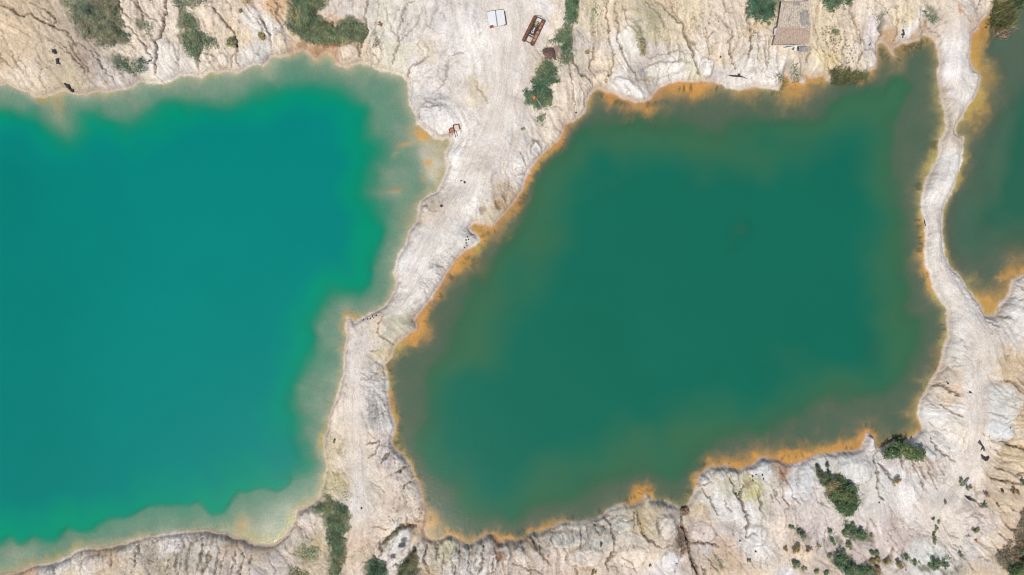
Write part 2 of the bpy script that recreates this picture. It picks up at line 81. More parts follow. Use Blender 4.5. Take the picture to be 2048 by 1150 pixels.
# gullies: polyline, width px, depth m
GU = []
def gl(ox, oy, items):
    for it in items:
        wd, dp, pts = it; GU.append((crop(ox, oy, pts), wd, dp))
gl(0,0,[(3,.5,[(30,10),(80,40),(105,75)]),(5,.9,[(0,85),(100,95),(180,130),(250,165),(330,155),(390,190),(430,220),(490,240),(530,270),(590,275),(620,320),(640,350)]),(4,.8,[(380,95),(430,110),(490,170),(500,230),(540,275)]),(4,.7,[(500,360),(560,400),(620,460),(690,540),(720,600)]),(6,.6,[(590,370),(640,430),(700,510),(740,580)]),(4,.7,[(710,390),(780,440),(830,520),(880,590),(920,650)]),(4,.8,[(1040,230),(1090,260),(1150,340),(1210,410),(1240,460),(1240,540)]),(4,.7,[(970,10),(1010,80),(1040,140),(1100,180)]),(4,.7,[(1100,20),(1170,120),(1250,180),(1300,210)]),(7,1.1,[(1380,0),(1380,90),(1350,200),(1340,280),(1300,350),(1280,450),(1270,560),(1250,600)]),(4,.8,[(1750,0),(1750,100),(1820,200),(1890,270),(1910,400),(1870,460),(1860,540)]),(3,.6,[(1910,400),(1900,480),(1920,530)]),(3,.5,[(0,340),(40,390),(60,470),(130,560),(150,640)]),(3,.5,[(60,250),(120,380),(170,500),(230,600)]),(3,.6,[(1850,30),(1880,100)]),(4,.7,[(1170,20),(1150,60),(1200,190)]),(3,.5,[(1720,440),(1750,520),(1790,550)]),(4,.7,[(1600,300),(1640,350),(1600,470),(1590,560)]),(3,.6,[(200,480),(250,540),(260,620)]),(3,.5,[(330,60),(420,160),(480,230)]),(3,.5,[(400,300),(470,360),(560,430)]),(3,.6,[(1990,60),(2030,130)])])
gl(512,0,[(3,.4,[(780,0),(800,60),(795,110)]),(5,.7,[(930,0),(920,50),(890,90),(890,190),(910,260),(880,330),(850,400),(850,460)]),(3,.4,[(990,40),(990,150),(960,260),(920,360),(930,430),(1000,480)]),(4.5,.6,[(1290,50),(1230,80),(1190,150),(1150,260),(1145,330),(1150,380),(1120,450),(1090,520)]),(3,.4,[(1320,130),(1300,200),(1240,280),(1160,350)]),(3,.4,[(1260,170),(1200,260),(1170,300)]),(3,.4,[(1070,90),(1080,180),(1110,280),(1145,330)]),(3,.3,[(1360,110),(1370,220),(1440,280)]),(3,.3,[(1460,70),(1520,190)]),(5,.5,[(1660,440),(1560,470),(1530,540),(1530,640),(1500,700),(1410,750)]),(7,.6,[(1400,470),(1320,510),(1250,540),(1210,600)]),(4,.4,[(1760,700),(1820,770),(1860,860)]),(4,.8,[(160,0),(210,80),(190,140)]),(4,.8,[(60,180),(130,290),(160,300)]),(4,.8,[(0,130),(60,240),(100,300)]),(4,.7,[(120,50),(180,170),(230,230)]),(5,.8,[(820,340),(840,420),(830,460)]),(4,.7,[(930,430),(990,480),(960,520)]),(3,.5,[(1480,760),(1480,900)]),(3,.5,[(1380,400),(1390,480)]),(4,.6,[(640,420),(640,480),(700,530)]),(4,.5,[(1350,860),(1460,845)]),(4,.5,[(1340,800),(1440,800)])])
gl(1024,0,[(4,.8,[(740,0),(750,200),(770,350),(800,440),(790,560),(740,670)]),(4.5,.8,[(800,50),(820,200),(840,350),(880,480),(960,580),(1010,660)]),(7,.8,[(1100,0),(1200,110),(1270,180),(1340,220),(1360,300),(1400,400),(1440,480),(1490,600)]),(3,.6,[(980,0),(1090,90),(1170,190)]),(4,.7,[(1250,60),(1270,130),(1340,210)]),(5,.8,[(460,430),(480,530),(560,620),(640,660),(660,700)]),(3,.6,[(430,440),(460,600),(480,700),(500,850)]),(3,.6,[(1650,0),(1670,130),(1730,150)]),(4.5,.9,[(1680,220),(1740,290),(1710,360),(1720,450),(1780,560)]),(6,1,[(1860,0),(1860,100),(1850,180),(1880,270),(1880,400),(1860,490)]),(3,.6,[(1930,200),(1880,270)]),(4,.7,[(1540,320),(1580,280)]),(3,.5,[(1530,340),(1560,450)]),(3,.6,[(1940,280),(1940,400),(1950,500)]),(3,.6,[(1990,300),(2000,500)]),(3,.6,[(2030,320),(2030,560)]),(3,.5,[(1080,470),(1160,450),(1290,425),(1340,430)]),(3,.3,[(290,300),(280,340),(300,370)]),(4,.6,[(860,60),(880,130),(900,230),(960,290)]),(5,.6,[(640,380),(650,450),(600,560)]),(7,.6,[(1380,350),(1440,370),(1460,420)]),(4,.5,[(1240,330),(1250,380)]),(4,.5,[(1130,120),(1180,200),(1200,280)]),(3,.5,[(820,470),(870,560),(930,640)]),(4,.7,[(1430,480),(1490,590)]),(3,.5,[(1300,320),(1330,400),(1380,520)]),(3,.4,[(1820,330),(1800,440)]),(3,.4,[(640,100),(620,200),(650,300)]),(5,.6,[(520,620),(560,700),(570,760)])])
gl(1536,0,[(6,.8,[(60,350),(130,370),(220,400)]),(4,.8,[(690,200),(720,330),(720,450),(700,520)]),(6,.9,[(860,150),(880,280),(890,340)]),(4,.7,[(980,90),(1000,200),(1000,330)]),(6,.5,[(1400,0),(1480,60),(1540,150),(1600,190)]),(5,.6,[(1660,0),(1640,90)]),(4,.7,[(600,0),(640,180),(690,260)]),(6,.9,[(310,380),(300,470),(290,520)]),(3,.6,[(740,0),(760,100)]),(4,.7,[(1180,80),(1180,180),(1210,240)]),(4,.7,[(1240,180),(1300,250),(1370,290)]),(3,.6,[(340,230),(370,330),(360,430)]),(3,.6,[(460,440),(540,520)]),(3,.6,[(500,420),(580,530)]),(3,.6,[(560,400),(620,520)]),(4,.5,[(60,450),(70,560)]),(3,.4,[(1370,300),(1390,400),(1380,520)])])
gl(640,240,[(4,.5,[(1610,260),(1630,320),(1660,370)]),(7,.5,[(1690,220),(1720,170),(1770,200),(1780,250),(1740,270)]),(3,.3,[(1440,340),(1440,600)]),(3,.25,[(1480,360),(1480,560)]),(3,.25,[(1515,350),(1510,540)]),(10,.6,[(1270,700),(1300,760)]),(12,.7,[(1410,660),(1440,710)]),(12,.6,[(1470,580),(1490,640)]),(9,.4,[(800,690),(850,680),(880,720),(920,720)]),(6,.5,[(1200,830),(1190,880),(1250,930)]),(3,.3,[(1200,830),(1240,800),(1310,810)]),(3,.4,[(1560,430),(1640,440)]),(3,.4,[(1560,400),(1630,380)]),(4,.4,[(1880,50),(1920,90)]),(3,.3,[(1550,330),(1590,300)]),(4,.5,[(1840,190),(1890,180)]),(3,.2,[(1180,650),(1330,650),(1370,620)])])
gl(560,500,[(4,.4,[(1200,90),(1290,130),(1320,160)]),(6,.6,[(830,530),(790,590),(790,650),(850,710),(920,760)]),(5,.5,[(730,800),(790,800)]),(5,.5,[(670,1030),(740,1005),(830,970)]),(3,.3,[(540,540),(530,700),(515,900),(480,1100)]),(3,.3,[(1170,440),(1130,430)]),(4,.4,[(1150,250),(1200,290)]),(3,.3,[(1180,230),(1260,240)]),(4,.5,[(820,970),(860,1030)]),(3,.3,[(560,560),(600,575),(660,530)]),(3,.3,[(1130,300),(1190,350)]),(3,.3,[(1230,180),(1300,200)])])
gl(512,760,[(4,.4,[(680,10),(750,45)]),(4,.3,[(720,80),(710,220)]),(4,.4,[(900,410),(980,460)]),(6,.7,[(880,510),(930,490),(1000,480)]),(6,.7,[(1000,490),(960,570),(920,610)]),(6,.7,[(1070,560),(1050,600),(1020,650)]),(4,.5,[(1120,560),(1115,660)]),(8,.8,[(1120,730),(1200,690)]),(6,.7,[(1180,850),(1240,790)]),(4,.4,[(1010,90),(1050,100)]),(4,.4,[(1030,200),(1060,180)]),(4,.5,[(1150,850),(1180,830)]),(3,.4,[(920,780),(980,840),(1040,890)]),(3,.4,[(900,220),(960,180)]),(3,.4,[(920,260),(1000,200)]),(3,.4,[(960,290),(1040,250)]),(3,.2,[(820,450),(830,700)]),(3,.2,[(860,450),(870,700)]),(3,.2,[(790,450),(800,700)]),(3,.4,[(1210,1040),(1220,1120)]),(4,.4,[(1090,1110),(1080,1090)])])
gl(512,862,[(4,.5,[(320,740),(400,800),(440,840)]),(12,.9,[(1010,900),(1050,850),(1110,790),(1180,740),(1280,740)]),(8,1,[(1000,860),(1020,940),(1000,980)]),(5,.8,[(1370,900),(1350,1000),(1390,1100)]),(5,.8,[(1490,960),(1500,1080)]),(5,.7,[(1440,880),(1450,1000)]),(6,.9,[(1820,900),(1800,1050),(1780,1120)]),(6,.9,[(1900,1000),(1890,1100)]),(4,.6,[(1640,900),(1640,990)]),(4,.6,[(1700,930),(1700,1080)]),(4,.6,[(1760,960),(1750,1080)]),(8,1,[(1280,930),(1230,1000),(1150,1070)]),(5,.6,[(1570,1000),(1580,1100)]),(8,.8,[(1950,940),(1960,1000),(1930,1010)]),(5,.6,[(1600,1050),(1610,1140)]),(4,.6,[(860,1010),(930,990),(1000,1000)]),(4,.5,[(280,790),(320,740)]),(5,.4,[(180,900),(260,840)]),(4,.5,[(1180,740),(1120,830),(1080,930),(1040,1050),(1060,1140)]),(3,.5,[(960,740),(1080,760)]),(3,.4,[(1980,1020),(1990,1130)]),(3,.4,[(120,1010),(180,1080),(160,1140)])])
gl(1024,862,[(6,.9,[(770,700),(800,780),(810,870),(800,950),(740,1040),(750,1080)]),(8,.9,[(1000,640),(1010,720),(1040,800),(1080,840),(1160,890)]),(9,1.8,[(1350,630),(1350,740),(1390,860),(1400,960),(1430,1040),(1470,1150)]),(16,.9,[(1330,740),(1340,880),(1350,960)]),(7,1.,[(1440,860),(1520,870),(1620,880)]),(5,.8,[(1520,460),(1570,530),(1590,600),(1610,640)]),(4,.6,[(1680,500),(1680,580),(1730,620)]),(8,.9,[(1800,480),(1830,600),(1860,700),(1830,820)]),(4,.6,[(1740,690),(1750,800)]),(6,.8,[(1730,340),(1760,460),(1800,520),(1830,420)]),(7,.7,[(1950,450),(1960,560),(1950,600)]),(4,.6,[(1480,430),(1600,400)]),(5,.6,[(1830,820),(1890,770),(1930,810)]),(4,.6,[(1500,960),(1560,1010),(1610,1070)]),(4,.6,[(280,920),(300,1010)]),(5,.6,[(210,890),(260,1000),(320,1050)]),(4,.6,[(420,920),(430,1000)]),(10,.9,[(160,820),(190,930)]),(4,.6,[(550,760),(560,880)]),(4,.6,[(600,760),(610,870)]),(5,.7,[(640,740),(690,800),(740,760)]),(4,.6,[(0,1040),(110,1080),(200,1080),(240,1130)]),(4,.5,[(860,990),(940,1020),(980,1090)]),(8,.7,[(1150,680),(1160,780)]),(5,.6,[(500,1060),(520,1120)]),(4,.5,[(400,820),(400,900)]),(4,.5,[(480,780),(480,880)]),(5,.8,[(760,640),(730,690),(790,750)]),(5,.7,[(970,640),(970,740)]),(3,.5,[(1880,1000),(1900,1050)]),(3,.5,[(1940,960),(1950,1050)]),(3,.5,[(1990,950),(2000,1050)]),(6,.8,[(1480,1030),(1510,1060),(1530,1150)]),(3,.5,[(830,660),(840,780)]),(3,.5,[(780,690),(960,690)]),(3,.5,[(1170,900),(1280,870)]),(4,.5,[(340,760),(300,860),(310,900)]),(5,.5,[(820,1040),(840,1120)]),(3,.5,[(130,1020),(150,1140)])])
gl(1536,862,[(7,.8,[(380,250),(400,330)]),(6,.7,[(460,200),(460,330)]),(6,.9,[(860,180),(830,200),(840,300),(820,420),(830,480),(870,520)]),(10,.8,[(870,250),(930,320),(970,400)]),(4,.7,[(1120,230),(1190,370),(1190,440)]),(4,.7,[(1170,230),(1230,370)]),(4,.7,[(1230,250),(1280,380),(1300,440)]),(5,.8,[(1030,190),(1050,280)]),(9,.8,[(1290,60),(1330,140),(1400,190),(1460,240)]),(6,.9,[(1790,60),(1850,90),(1930,110),(2044,140)]),(4,.6,[(1760,120),(1810,170)]),(6,.9,[(1910,320),(1970,310),(2044,360)]),(6,.9,[(1720,350),(1850,370),(1980,410)]),(5,.7,[(1740,260),(1810,280)]),(5,.8,[(1790,690),(1850,740),(1920,760)]),(5,.7,[(1740,760),(1800,810)]),(4,.6,[(1700,830),(1750,910),(1770,960)]),(4,.6,[(1840,550),(1920,610)]),(7,.8,[(1570,510),(1610,550),(1680,555)]),(3,.3,[(900,560),(960,630),(1040,720),(1140,780),(1300,800)]),(4,.6,[(1230,870),(1260,950),(1310,1000)]),(4,.6,[(1330,860),(1400,970)]),(4,.6,[(1590,950),(1670,970)]),(4,.6,[(1460,1080),(1500,1130)]),(4,.6,[(1520,1080),(1560,1130)]),(4,.7,[(30,450),(60,560)]),(4,.7,[(90,430),(110,530),(150,580)]),(4,.7,[(180,490),(240,570)]),(4,.7,[(0,470),(20,540)]),(3,.4,[(370,540),(450,580)]),(4,.5,[(740,650),(800,720)]),(4,.5,[(740,690),(750,780)]),(3,.3,[(1020,680),(1060,720)]),(7,.7,[(920,880),(920,990)]),(7,.7,[(1010,960),(1030,1050)]),(4,.5,[(550,620),(560,680),(640,680)]),(3,.5,[(1500,1000),(1540,1040)]),(3,.5,[(1640,640),(1560,600)]),(3,.5,[(1620,680),(1550,640)]),(3,.5,[(1580,760),(1530,740)]),(3,.5,[(1560,800),(1510,770)]),(3,.5,[(1480,900),(1400,850)]),(3,.5,[(1440,940),(1380,850)]),(4,.5,[(100,300),(160,440)]),(3,.4,[(410,790),(400,850)]),(3,.4,[(450,790),(445,870)]),(3,.5,[(540,840),(570,900)]),(3,.5,[(640,1030),(720,1100)]),(3,.5,[(1120,970),(1160,1020)])])
gl(1536,500,[(3,.3,[(1640,790),(1650,860),(1610,930)]),(3,.3,[(1720,780),(1720,900)]),(7,.8,[(1340,1060),(1400,1090),(1480,1140)]),(4,.4,[(1450,830),(1490,900),(1350,1000)]),(5,.6,[(1970,270),(2044,340)]),(3,.4,[(1730,660),(1810,620)]),(7,.7,[(1850,520),(1910,550)]),(5,.5,[(1730,560),(1820,600),(1830,580)]),(5,.6,[(1820,1010),(1900,1060),(1940,1120)]),(3,.3,[(1940,370),(2020,400)]),(4,.3,[(1290,200),(1320,150)]),(3,.3,[(1660,520),(1680,510)]),(6,.4,[(1830,860),(1880,820)])])
gl(1536,700,[(7,.8,[(1300,290),(1380,280),(1480,350)]),(4,.5,[(1260,420),(1340,460)]),(6,.7,[(1350,430),(1430,490),(1510,520)]),(5,.7,[(1820,230),(1900,260),(1950,330),(2044,370)]),(4,.5,[(1680,480),(1740,480),(1810,520)]),(4,.5,[(1280,640),(1350,650),(1380,700)]),(5,.6,[(1920,200),(1980,280),(2044,300)]),(4,.5,[(1900,500),(1980,490)]),(3,.3,[(1540,560),(1520,700),(1530,900)]),(3,.5,[(1270,560),(1330,620)]),(3,.3,[(1590,100),(1600,300)]),(4,.5,[(1960,240),(2030,200)])])
gl(0,862,[(4,.6,[(650,960),(670,1040),(690,1140)]),(4,.7,[(1110,900),(1100,1080)]),(4,.7,[(910,950),(920,1080)]),(8,1.1,[(1700,930),(1700,1010),(1660,1080),(1670,1150)]),(5,.8,[(1640,850),(1640,980),(1600,1120)]),(4,.5,[(1290,830),(1250,880),(1200,880)]),(4,.5,[(1360,850),(1350,920)]),(4,.7,[(1900,940),(1890,1020),(1850,1140)]),(4,.7,[(1960,950),(1930,1140)]),(5,.7,[(2020,980),(2000,1140)]),(4,.7,[(1830,940),(1800,1030),(1790,1130)]),(4,.7,[(1480,1000),(1470,1130)]),(4,.7,[(1540,990),(1530,1130)]),(4,.7,[(1390,980),(1370,1110)]),(3,.5,[(780,950),(820,1020)]),(4,.6,[(1770,950),(1750,1130)]),(3,.4,[(450,1070),(480,1150)]),(5,.5,[(1050,890),(1120,880)]),(3,.5,[(240,1090),(260,1150)])])
# stains that stay put when the sun moves (dark peat, rust, dark rock): x, y, rx, ry, colour, strength
ST = [(165,96,10,4,(120,100,82),.7),(180,128,16,18,(150,132,114),.45),(1103,110,18,14,(120,92,80),.75),(807,1083,9,8,(56,60,72),.9),(788,1106,8,9,(60,62,74),.85),(793,1123,8,6,(64,62,74),.85),(812,1072,7,5,(90,94,104),.8),(830,1094,5,9,(50,52,60),.8),(815,1076,8,4,(90,92,98),.6),(875,215,16,3,(130,132,134),.7),(880,200,22,6,(165,165,168),.5),(607,92,18,7,(150,108,76),.6),(660,95,16,6,(160,112,78),.7),(690,92,14,6,(165,120,85),.5),(1370,1022,9,9,(130,78,42),.8),(1490,965,10,8,(140,110,80),.5),(1562,948,10,16,(150,112,88),.6),(765,742,10,12,(196,170,120),.4),(1000,1108,12,10,(150,110,80),.6),(1880,185,4,36,(160,140,124),.6),(1905,160,0.1,0.1,W_,0),(1060,1080,12,10,(120,100,85),.5),(1075,1095,8,8,(110,98,88),.5),(1225,1055,10,20,(150,145,135),.4),(1130,1055,8,6,(140,115,100),.4),(1285,1050,8,16,(196,176,130),.6),(1500,985,18,8,(205,195,130),.5),(1315,1058,4,8,(120,115,115),.5),(1363,1075,6,34,(120,98,80),.6),(1970,995,0.1,0.1,W_,0),(1775,92,8,6,(180,140,100),.6),(1907,25,5,14,(200,140,80),.8),(1916,35,4,10,(205,150,90),.7),(1285,150,10,8,(150,146,144),.6),(1270,165,14,8,(172,165,158),.5),(1155,150,6,10,(140,136,130),.5),(1435,150,12,8,(180,174,172),.5),(1500,145,9,8,(176,160,148),.6),(1300,110,6,4,(190,184,180),.4),(1378,92,6,6,(150,130,100),.5),(1010,395,7,6,(175,145,110),.5),(965,420,8,7,(150,120,90),.6),(1000,408,7,8,(170,135,100),.6),(1010,388,7,9,(160,140,115),.5),(868,415,8,5,(190,168,138),.6),(700,880,3,4,(200,175,140),.5),(723,886,3,4,(205,180,150),.5),(1590,72,0.1,.1,W_,0),(1158,70,10,14,(176,170,170),.5),(1395,1015,10,8,(200,170,130),.5),(1455,962,12,8,(196,186,160),.4),(2000,715,8,9,(190,168,130),.5),(2023,720,3,6,(200,170,120),.5),(1900,773,8,5,(212,180,146),.5),(300,1105,20,14,(140,130,112),.35),(330,1115,20,14,(140,130,112),.35),(545,8,8,10,(205,160,110),.6),(500,8,10,10,(150,130,80),.4),(575,10,6,8,(214,180,130),.5),(430,1078,5,7,(205,150,90),.6),(215,167,5,5,(190,160,110),.6),(2032,1085,20,56,(152,136,116),.55),(1180,1062,24,12,(160,154,144),.4),(1450,1050,30,16,(186,178,170),.45),(1610,1120,60,20,(190,176,166),.35),(1700,1095,46,40,(196,184,176),.35),(1925,1045,18,30,(196,186,178),.4),(1125,20,6,60,(214,206,200),.3),(1290,40,44,30,(190,182,156),.4),(420,1118,60,18,(190,180,166),.35)]
# planted areas: name -> polygon, type ; type: (leaf colours, height, density, litter)
VEG = []   # (kind, polygon, palette, height m, density /m2, label)
def vg(kind, ox, oy, pts, pal, h, dens, label): VEG.append((kind, crop(ox, oy, pts) if ox is not None else pts, pal, h, dens, label))
vg('g',0,0,[(510,30),(560,0),(560,-60),(930,-60),(960,60),(1000,130),(1020,170),(980,230),(1040,280),(1040,350),(940,360),(860,390),(780,350),(740,290),(700,320),(650,290),(620,210),(580,130)],'grey',.8,70,'large grey-green thicket on the slope above the turquoise lake')
vg('g',0,0,[(940,430),(1000,460),(1100,480),(1130,450),(1190,500),(1170,560),(1060,610),(1000,560),(960,590),(890,500)],'grey',.5,50,'pale green scrub patch just above the turquoise shore')
vg('g',0,0,[(1100,200),(1200,160),(1230,230),(1200,310),(1120,240)],'grey',.5,40,'thin grey-green scrub between two eroded ridges')
vg('g',0,0,[(1070,50),(1100,60),(1110,130),(1080,130)],'mid',.4,40,'narrow green tuft in a gully near the top edge')
vg('g',0,0,[(1380,-40),(1650,-40),(1660,60),(1500,80),(1400,70)],'grey',.7,60,'grey-green scrub strip cut by the top edge')
vg('g',0,0,[(1150,-40),(1240,-40),(1230,0),(1190,40)],'grey',.5,50,'small scrub tongue at the top edge left of the strip')
vg('g',0,0,[(1470,90),(1540,110),(1600,180),(1590,260),(1700,290),(1740,380),(1640,370),(1600,450),(1580,510),(1510,450),(1460,340),(1460,220)],'mid',.7,55,'long green scrub patch running down a ravine to the turquoise lake')
vg('g',0,0,[(1900,-30),(2000,-30),(1990,50),(1930,20)],'olive',.5,50,'olive brush on orange soil at the top edge')
vg('g',512,0,[(280,-30),(570,-30),(560,60),(480,110),(540,170),(640,200),(740,150),(880,190),(900,260),(880,320),(820,360),(760,330),(680,370),(560,360),(440,350),(340,300),(270,250),(230,200),(270,170),(270,60)],'mid',.9,75,'broad thicket of grey and green brush on the rim above the small cliff')
vg('g',512,0,[(960,260),(1000,330),(1000,400),(930,380)],'brown',.4,50,'brown dry brush in a wash beside the broad thicket')
vg('g',1024,0,[(430,-30),(530,-30),(520,190),(470,210),(480,350),(430,440),(390,450),(370,370),(280,360),(350,330),(370,260),(430,250),(420,150)],'green',.9,85,'long dark green hedge-like scrub beside the pale haul road')
vg('g',1024,0,[(250,490),(300,490),(380,570),(330,600),(390,650),(300,700),(320,760),(320,840),(220,890),(110,830),(100,720),(160,730),(160,650),(200,620),(190,580)],'green',.9,85,'dark green thicket around the orange float beside the haul road')
vg('g',1024,0,[(230,910),(270,900),(260,1010),(215,980),(190,950)],'green',.5,70,'small green tuft below the thicket with the orange float')
vg('g',1024,0,[(980,250),(1010,250),(1070,340),(1080,450),(1020,450),(1010,350)],'olive',.5,70,'slim olive brush growing in a gully above the orange shallows')
vg('g',1024,0,[(970,180),(1000,170),(1020,225),(985,230)],'mid',.4,60,'tiny green tuft above the slim olive brush')
vg('g',1490,0,[(0,-30),(230,-30),(252,130),(200,165),(110,180),(30,140)],'green',1.,85,'dark green thicket left of the derelict shed roof')
vg('g',1536,0,[(400,-30),(710,-30),(670,10),(610,80),(560,40),(520,120),(430,60)],'green',1.,85,'dark green thicket right of the derelict shed roof, at the top edge')
vg('g',1536,0,[(1190,50),(1300,90),(1350,180),(1310,190),(1240,130)],'green',.5,60,'bright green brush on the slope left of the narrow causeway')
vg('g',1536,0,[(850,110),(910,100),(900,220),(870,280),(860,180)],'olive',.5,45,'brownish brush strip in a gully above the orange inlet')
vg('g',512,862,[(560,470),(640,560),(720,600),(750,700),(740,780),(720,860),(720,950),(700,1080),(650,1180),(590,1110),(600,960),(560,820),(540,680),(490,640),(430,620),(550,560)],'mid',1.,75,'long grey-green thicket at the foot of the main causeway')
vg('g',512,862,[(600,300),(680,330),(740,420),(760,560),(720,580),(640,480),(600,400)],'sparse',.35,14,'sparse scrub beside the wheel tracks of the causeway')
vg('g',512,862,[(640,100),(740,150),(720,240),(650,230)],'sparse',.3,10,'scattered scrub near the narrow part of the causeway')
vg('g',512,862,[(300,940),(400,890),(500,930),(520,1000),(460,1050),(320,1030)],'dry',.4,45,'dry straw-coloured grass on the bank in the lower left')
vg('g',512,862,[(270,1070),(340,1090),(430,1080),(460,1150),(280,1190)],'olive',.4,40,'olive brush below the dry grass at the bottom edge')
vg('g',512,862,[(880,1030),(960,1000),(1030,1040),(1070,1190),(880,1190)],'green',1.,90,'dark green thicket beside the pale rock at the bottom edge')
vg('g',512,862,[(1120,1140),(1160,1040),(1230,990),(1290,960),(1300,1190),(1110,1190)],'olive',.8,70,'olive green brush between the pale rock and the cliffs')
vg('g',512,862,[(1010,860),(1060,850),(1100,790),(1170,740),(1190,755),(1100,830),(1040,930),(1010,960)],'olive',.4,50,'narrow olive brush in the crack around the pale rock')
vg('g',512,862,[(780,940),(900,900),(880,980),(800,1000),(760,1100),(740,1080)],'sparse',.3,14,'thin scrub on the flat left of the pale rock')
vg('g',1536,862,[(1310,340),(1350,350),(1400,320),(1400,350),(1340,380)],'mid',.4,50,'small green tufts beside the forking track')
vg('g',1024,862,[(1540,1030),(1600,1050),(1570,1110)],'mid',.4,40,'small green tuft by the pipe gully')
vg('g',1024,862,[(1600,940),(1640,1000),(1690,1060),(1620,1060)],'mid',.4,35,'thin green tuft on the slope east of the pipe gully')
vg('g',1024,862,[(520,895),(600,890),(600,915),(530,915)],'mid',.3,40,'flat green tuft on the cliff top at the bottom edge')
vg('g',1024,862,[(1590,1110),(1690,1115),(1660,1140),(1590,1140)],'olive',.3,30,'faint olive tuft at the bottom edge east of the pipe gully')
vg('g',1024,862,[(1140,570),(1230,580),(1220,610),(1160,600)],'mid',.3,40,'little green tuft on the tip of the shore by the orange shoal')
vg('g',1536,862,[(1880,900),(1990,690),(2090,540),(2200,560),(2200,1200),(2040,1200),(1900,1120),(1800,1060)],'edge',.7,60,'rows of dry brush on the bank beside the beige road')
vg('g',1536,862,[(580,760),(640,710),(700,770),(800,790),(790,830),(700,880),(640,850),(590,850)],'green',.7,45,'ragged green scrub filling the big central clump in the lower right')
vg('g',1536,862,[(470,780),(520,790),(540,860),(500,900)],'mid',.4,35,'thin green scrub between two bushes in line above a gully')
vg('g',1536,862,[(540,950),(600,940),(640,1030),(720,1080),(830,1060),(880,1100),(900,1190),(640,1190),(560,1080),(500,1060)],'green',.7,55,'dark scrub carpet of the bottom thicket in the lower right')
vg('g',1536,862,[(800,920),(850,930),(890,1030),(980,1040),(960,1070),(870,1040),(820,990)],'mid',.5,45,'green scrub tongue running down beside the white ledge')
vg('g',1536,862,[(1060,960),(1120,1000),(1220,1040),(1200,1070),(1120,1050),(1060,1000)],'green',.5,45,'dark scrub ribbon lying in the curved gully')
vg('g',1536,862,[(1270,1020),(1370,1020),(1460,980),(1470,1000),(1400,1090),(1290,1090)],'mid',.5,50,'low scrub round the large dark bush at the foot of the pale fan')
vg('g',1536,862,[(170,1050),(240,1040),(250,1080),(300,1100),(220,1090)],'mid',.4,40,'thin scrub around the dark bush near the bottom edge')
vg('g',1536,862,[(180,740),(210,740),(300,800),(290,870),(220,840)],'olive',.3,22,'thin olive scrub around the two touching bushes')
vg('g',1024,0,[(400,440),(480,350),(500,450),(470,520),(380,560),(330,480)],'mid',.35,22,'thin scrub linking the hedge-like strip to the thicket with the float')
vg('g',1024,0,[(620,0),(700,0),(690,150),(640,240),(620,120)],'sparse',.3,22,'thin weeds on the slope right of the hedge-like scrub')
vg('g',1024,0,[(940,20),(1100,60),(1180,200),(1240,330),(1160,300),(1060,180),(960,90)],'sparse',.3,16,'thin grey-green weeds on the slope above the white shelf')
vg('r',1536,0,[(480,580),(540,540),(620,545),(740,570),(800,600),(790,650),(650,670),(500,700)],'reed',1.5,80,'broad reed bed on the shore below the pitted slope')
vg('r',1536,0,[(70,600),(100,590),(140,640),(130,680),(90,700)],'reed',1.3,80,'small reed clump left of the orange mud inlet')
vg('r',1536,0,[(170,510),(220,520),(235,600),(215,650),(175,660),(185,580)],'reed',1.4,80,'tall narrow reed clump right of the orange mud inlet')
vg('r',1536,0,[(1060,370),(1130,350),(1220,355),(1210,400),(1130,420),(1070,425)],'dark',1.2,60,'dark sunken reeds in the corner by the narrow causeway')
vg('r',1900,0,[(340,10),(440,0),(540,0),(560,60),(500,120),(470,200),(400,235),(330,215),(330,120)],'reed',2.6,90,'tall reed stand in the olive water at the top right corner')
vg('r',1900,0,[(340,240),(480,220),(500,280),(380,330),(340,300)],'dead',1.6,30,'dead brown reeds below the tall stand in the corner')
PAL = {'grey':[(98,112,86),(118,124,98),(84,104,78),(134,130,108),(92,118,84)],'mid':[(88,112,78),(110,122,90),(76,104,74),(128,128,98),(96,122,72)],'green':[(68,102,76),(80,114,82),(62,92,68),(92,118,78)],
 'olive':[(104,108,62),(120,116,70),(88,100,58),(132,118,80)],'brown':[(120,104,84),(104,96,74),(134,118,96)],'sparse':[(150,146,104),(128,132,88),(160,152,118)],'dry':[(176,164,122),(160,150,104),(188,174,136),(140,138,90)],
 'edge':[(104,98,78),(126,114,94),(84,92,66),(144,130,108),(76,92,64)],'reed':[(84,104,58),(104,122,70),(70,86,52),(124,134,86),(92,86,66)],'dark':[(88,82,62),(104,98,72),(120,116,84)],'dead':[(140,112,92),(112,92,80),(160,134,108)],
 'bush':[(66,98,62),(84,112,66),(56,84,56),(98,118,70)],'bushbrown':[(112,100,76),(126,112,86),(100,88,70)],'rust':[(146,120,88),(130,104,76)],'tips':[(116,110,74),(104,104,66),(128,116,84),(92,100,60)]}

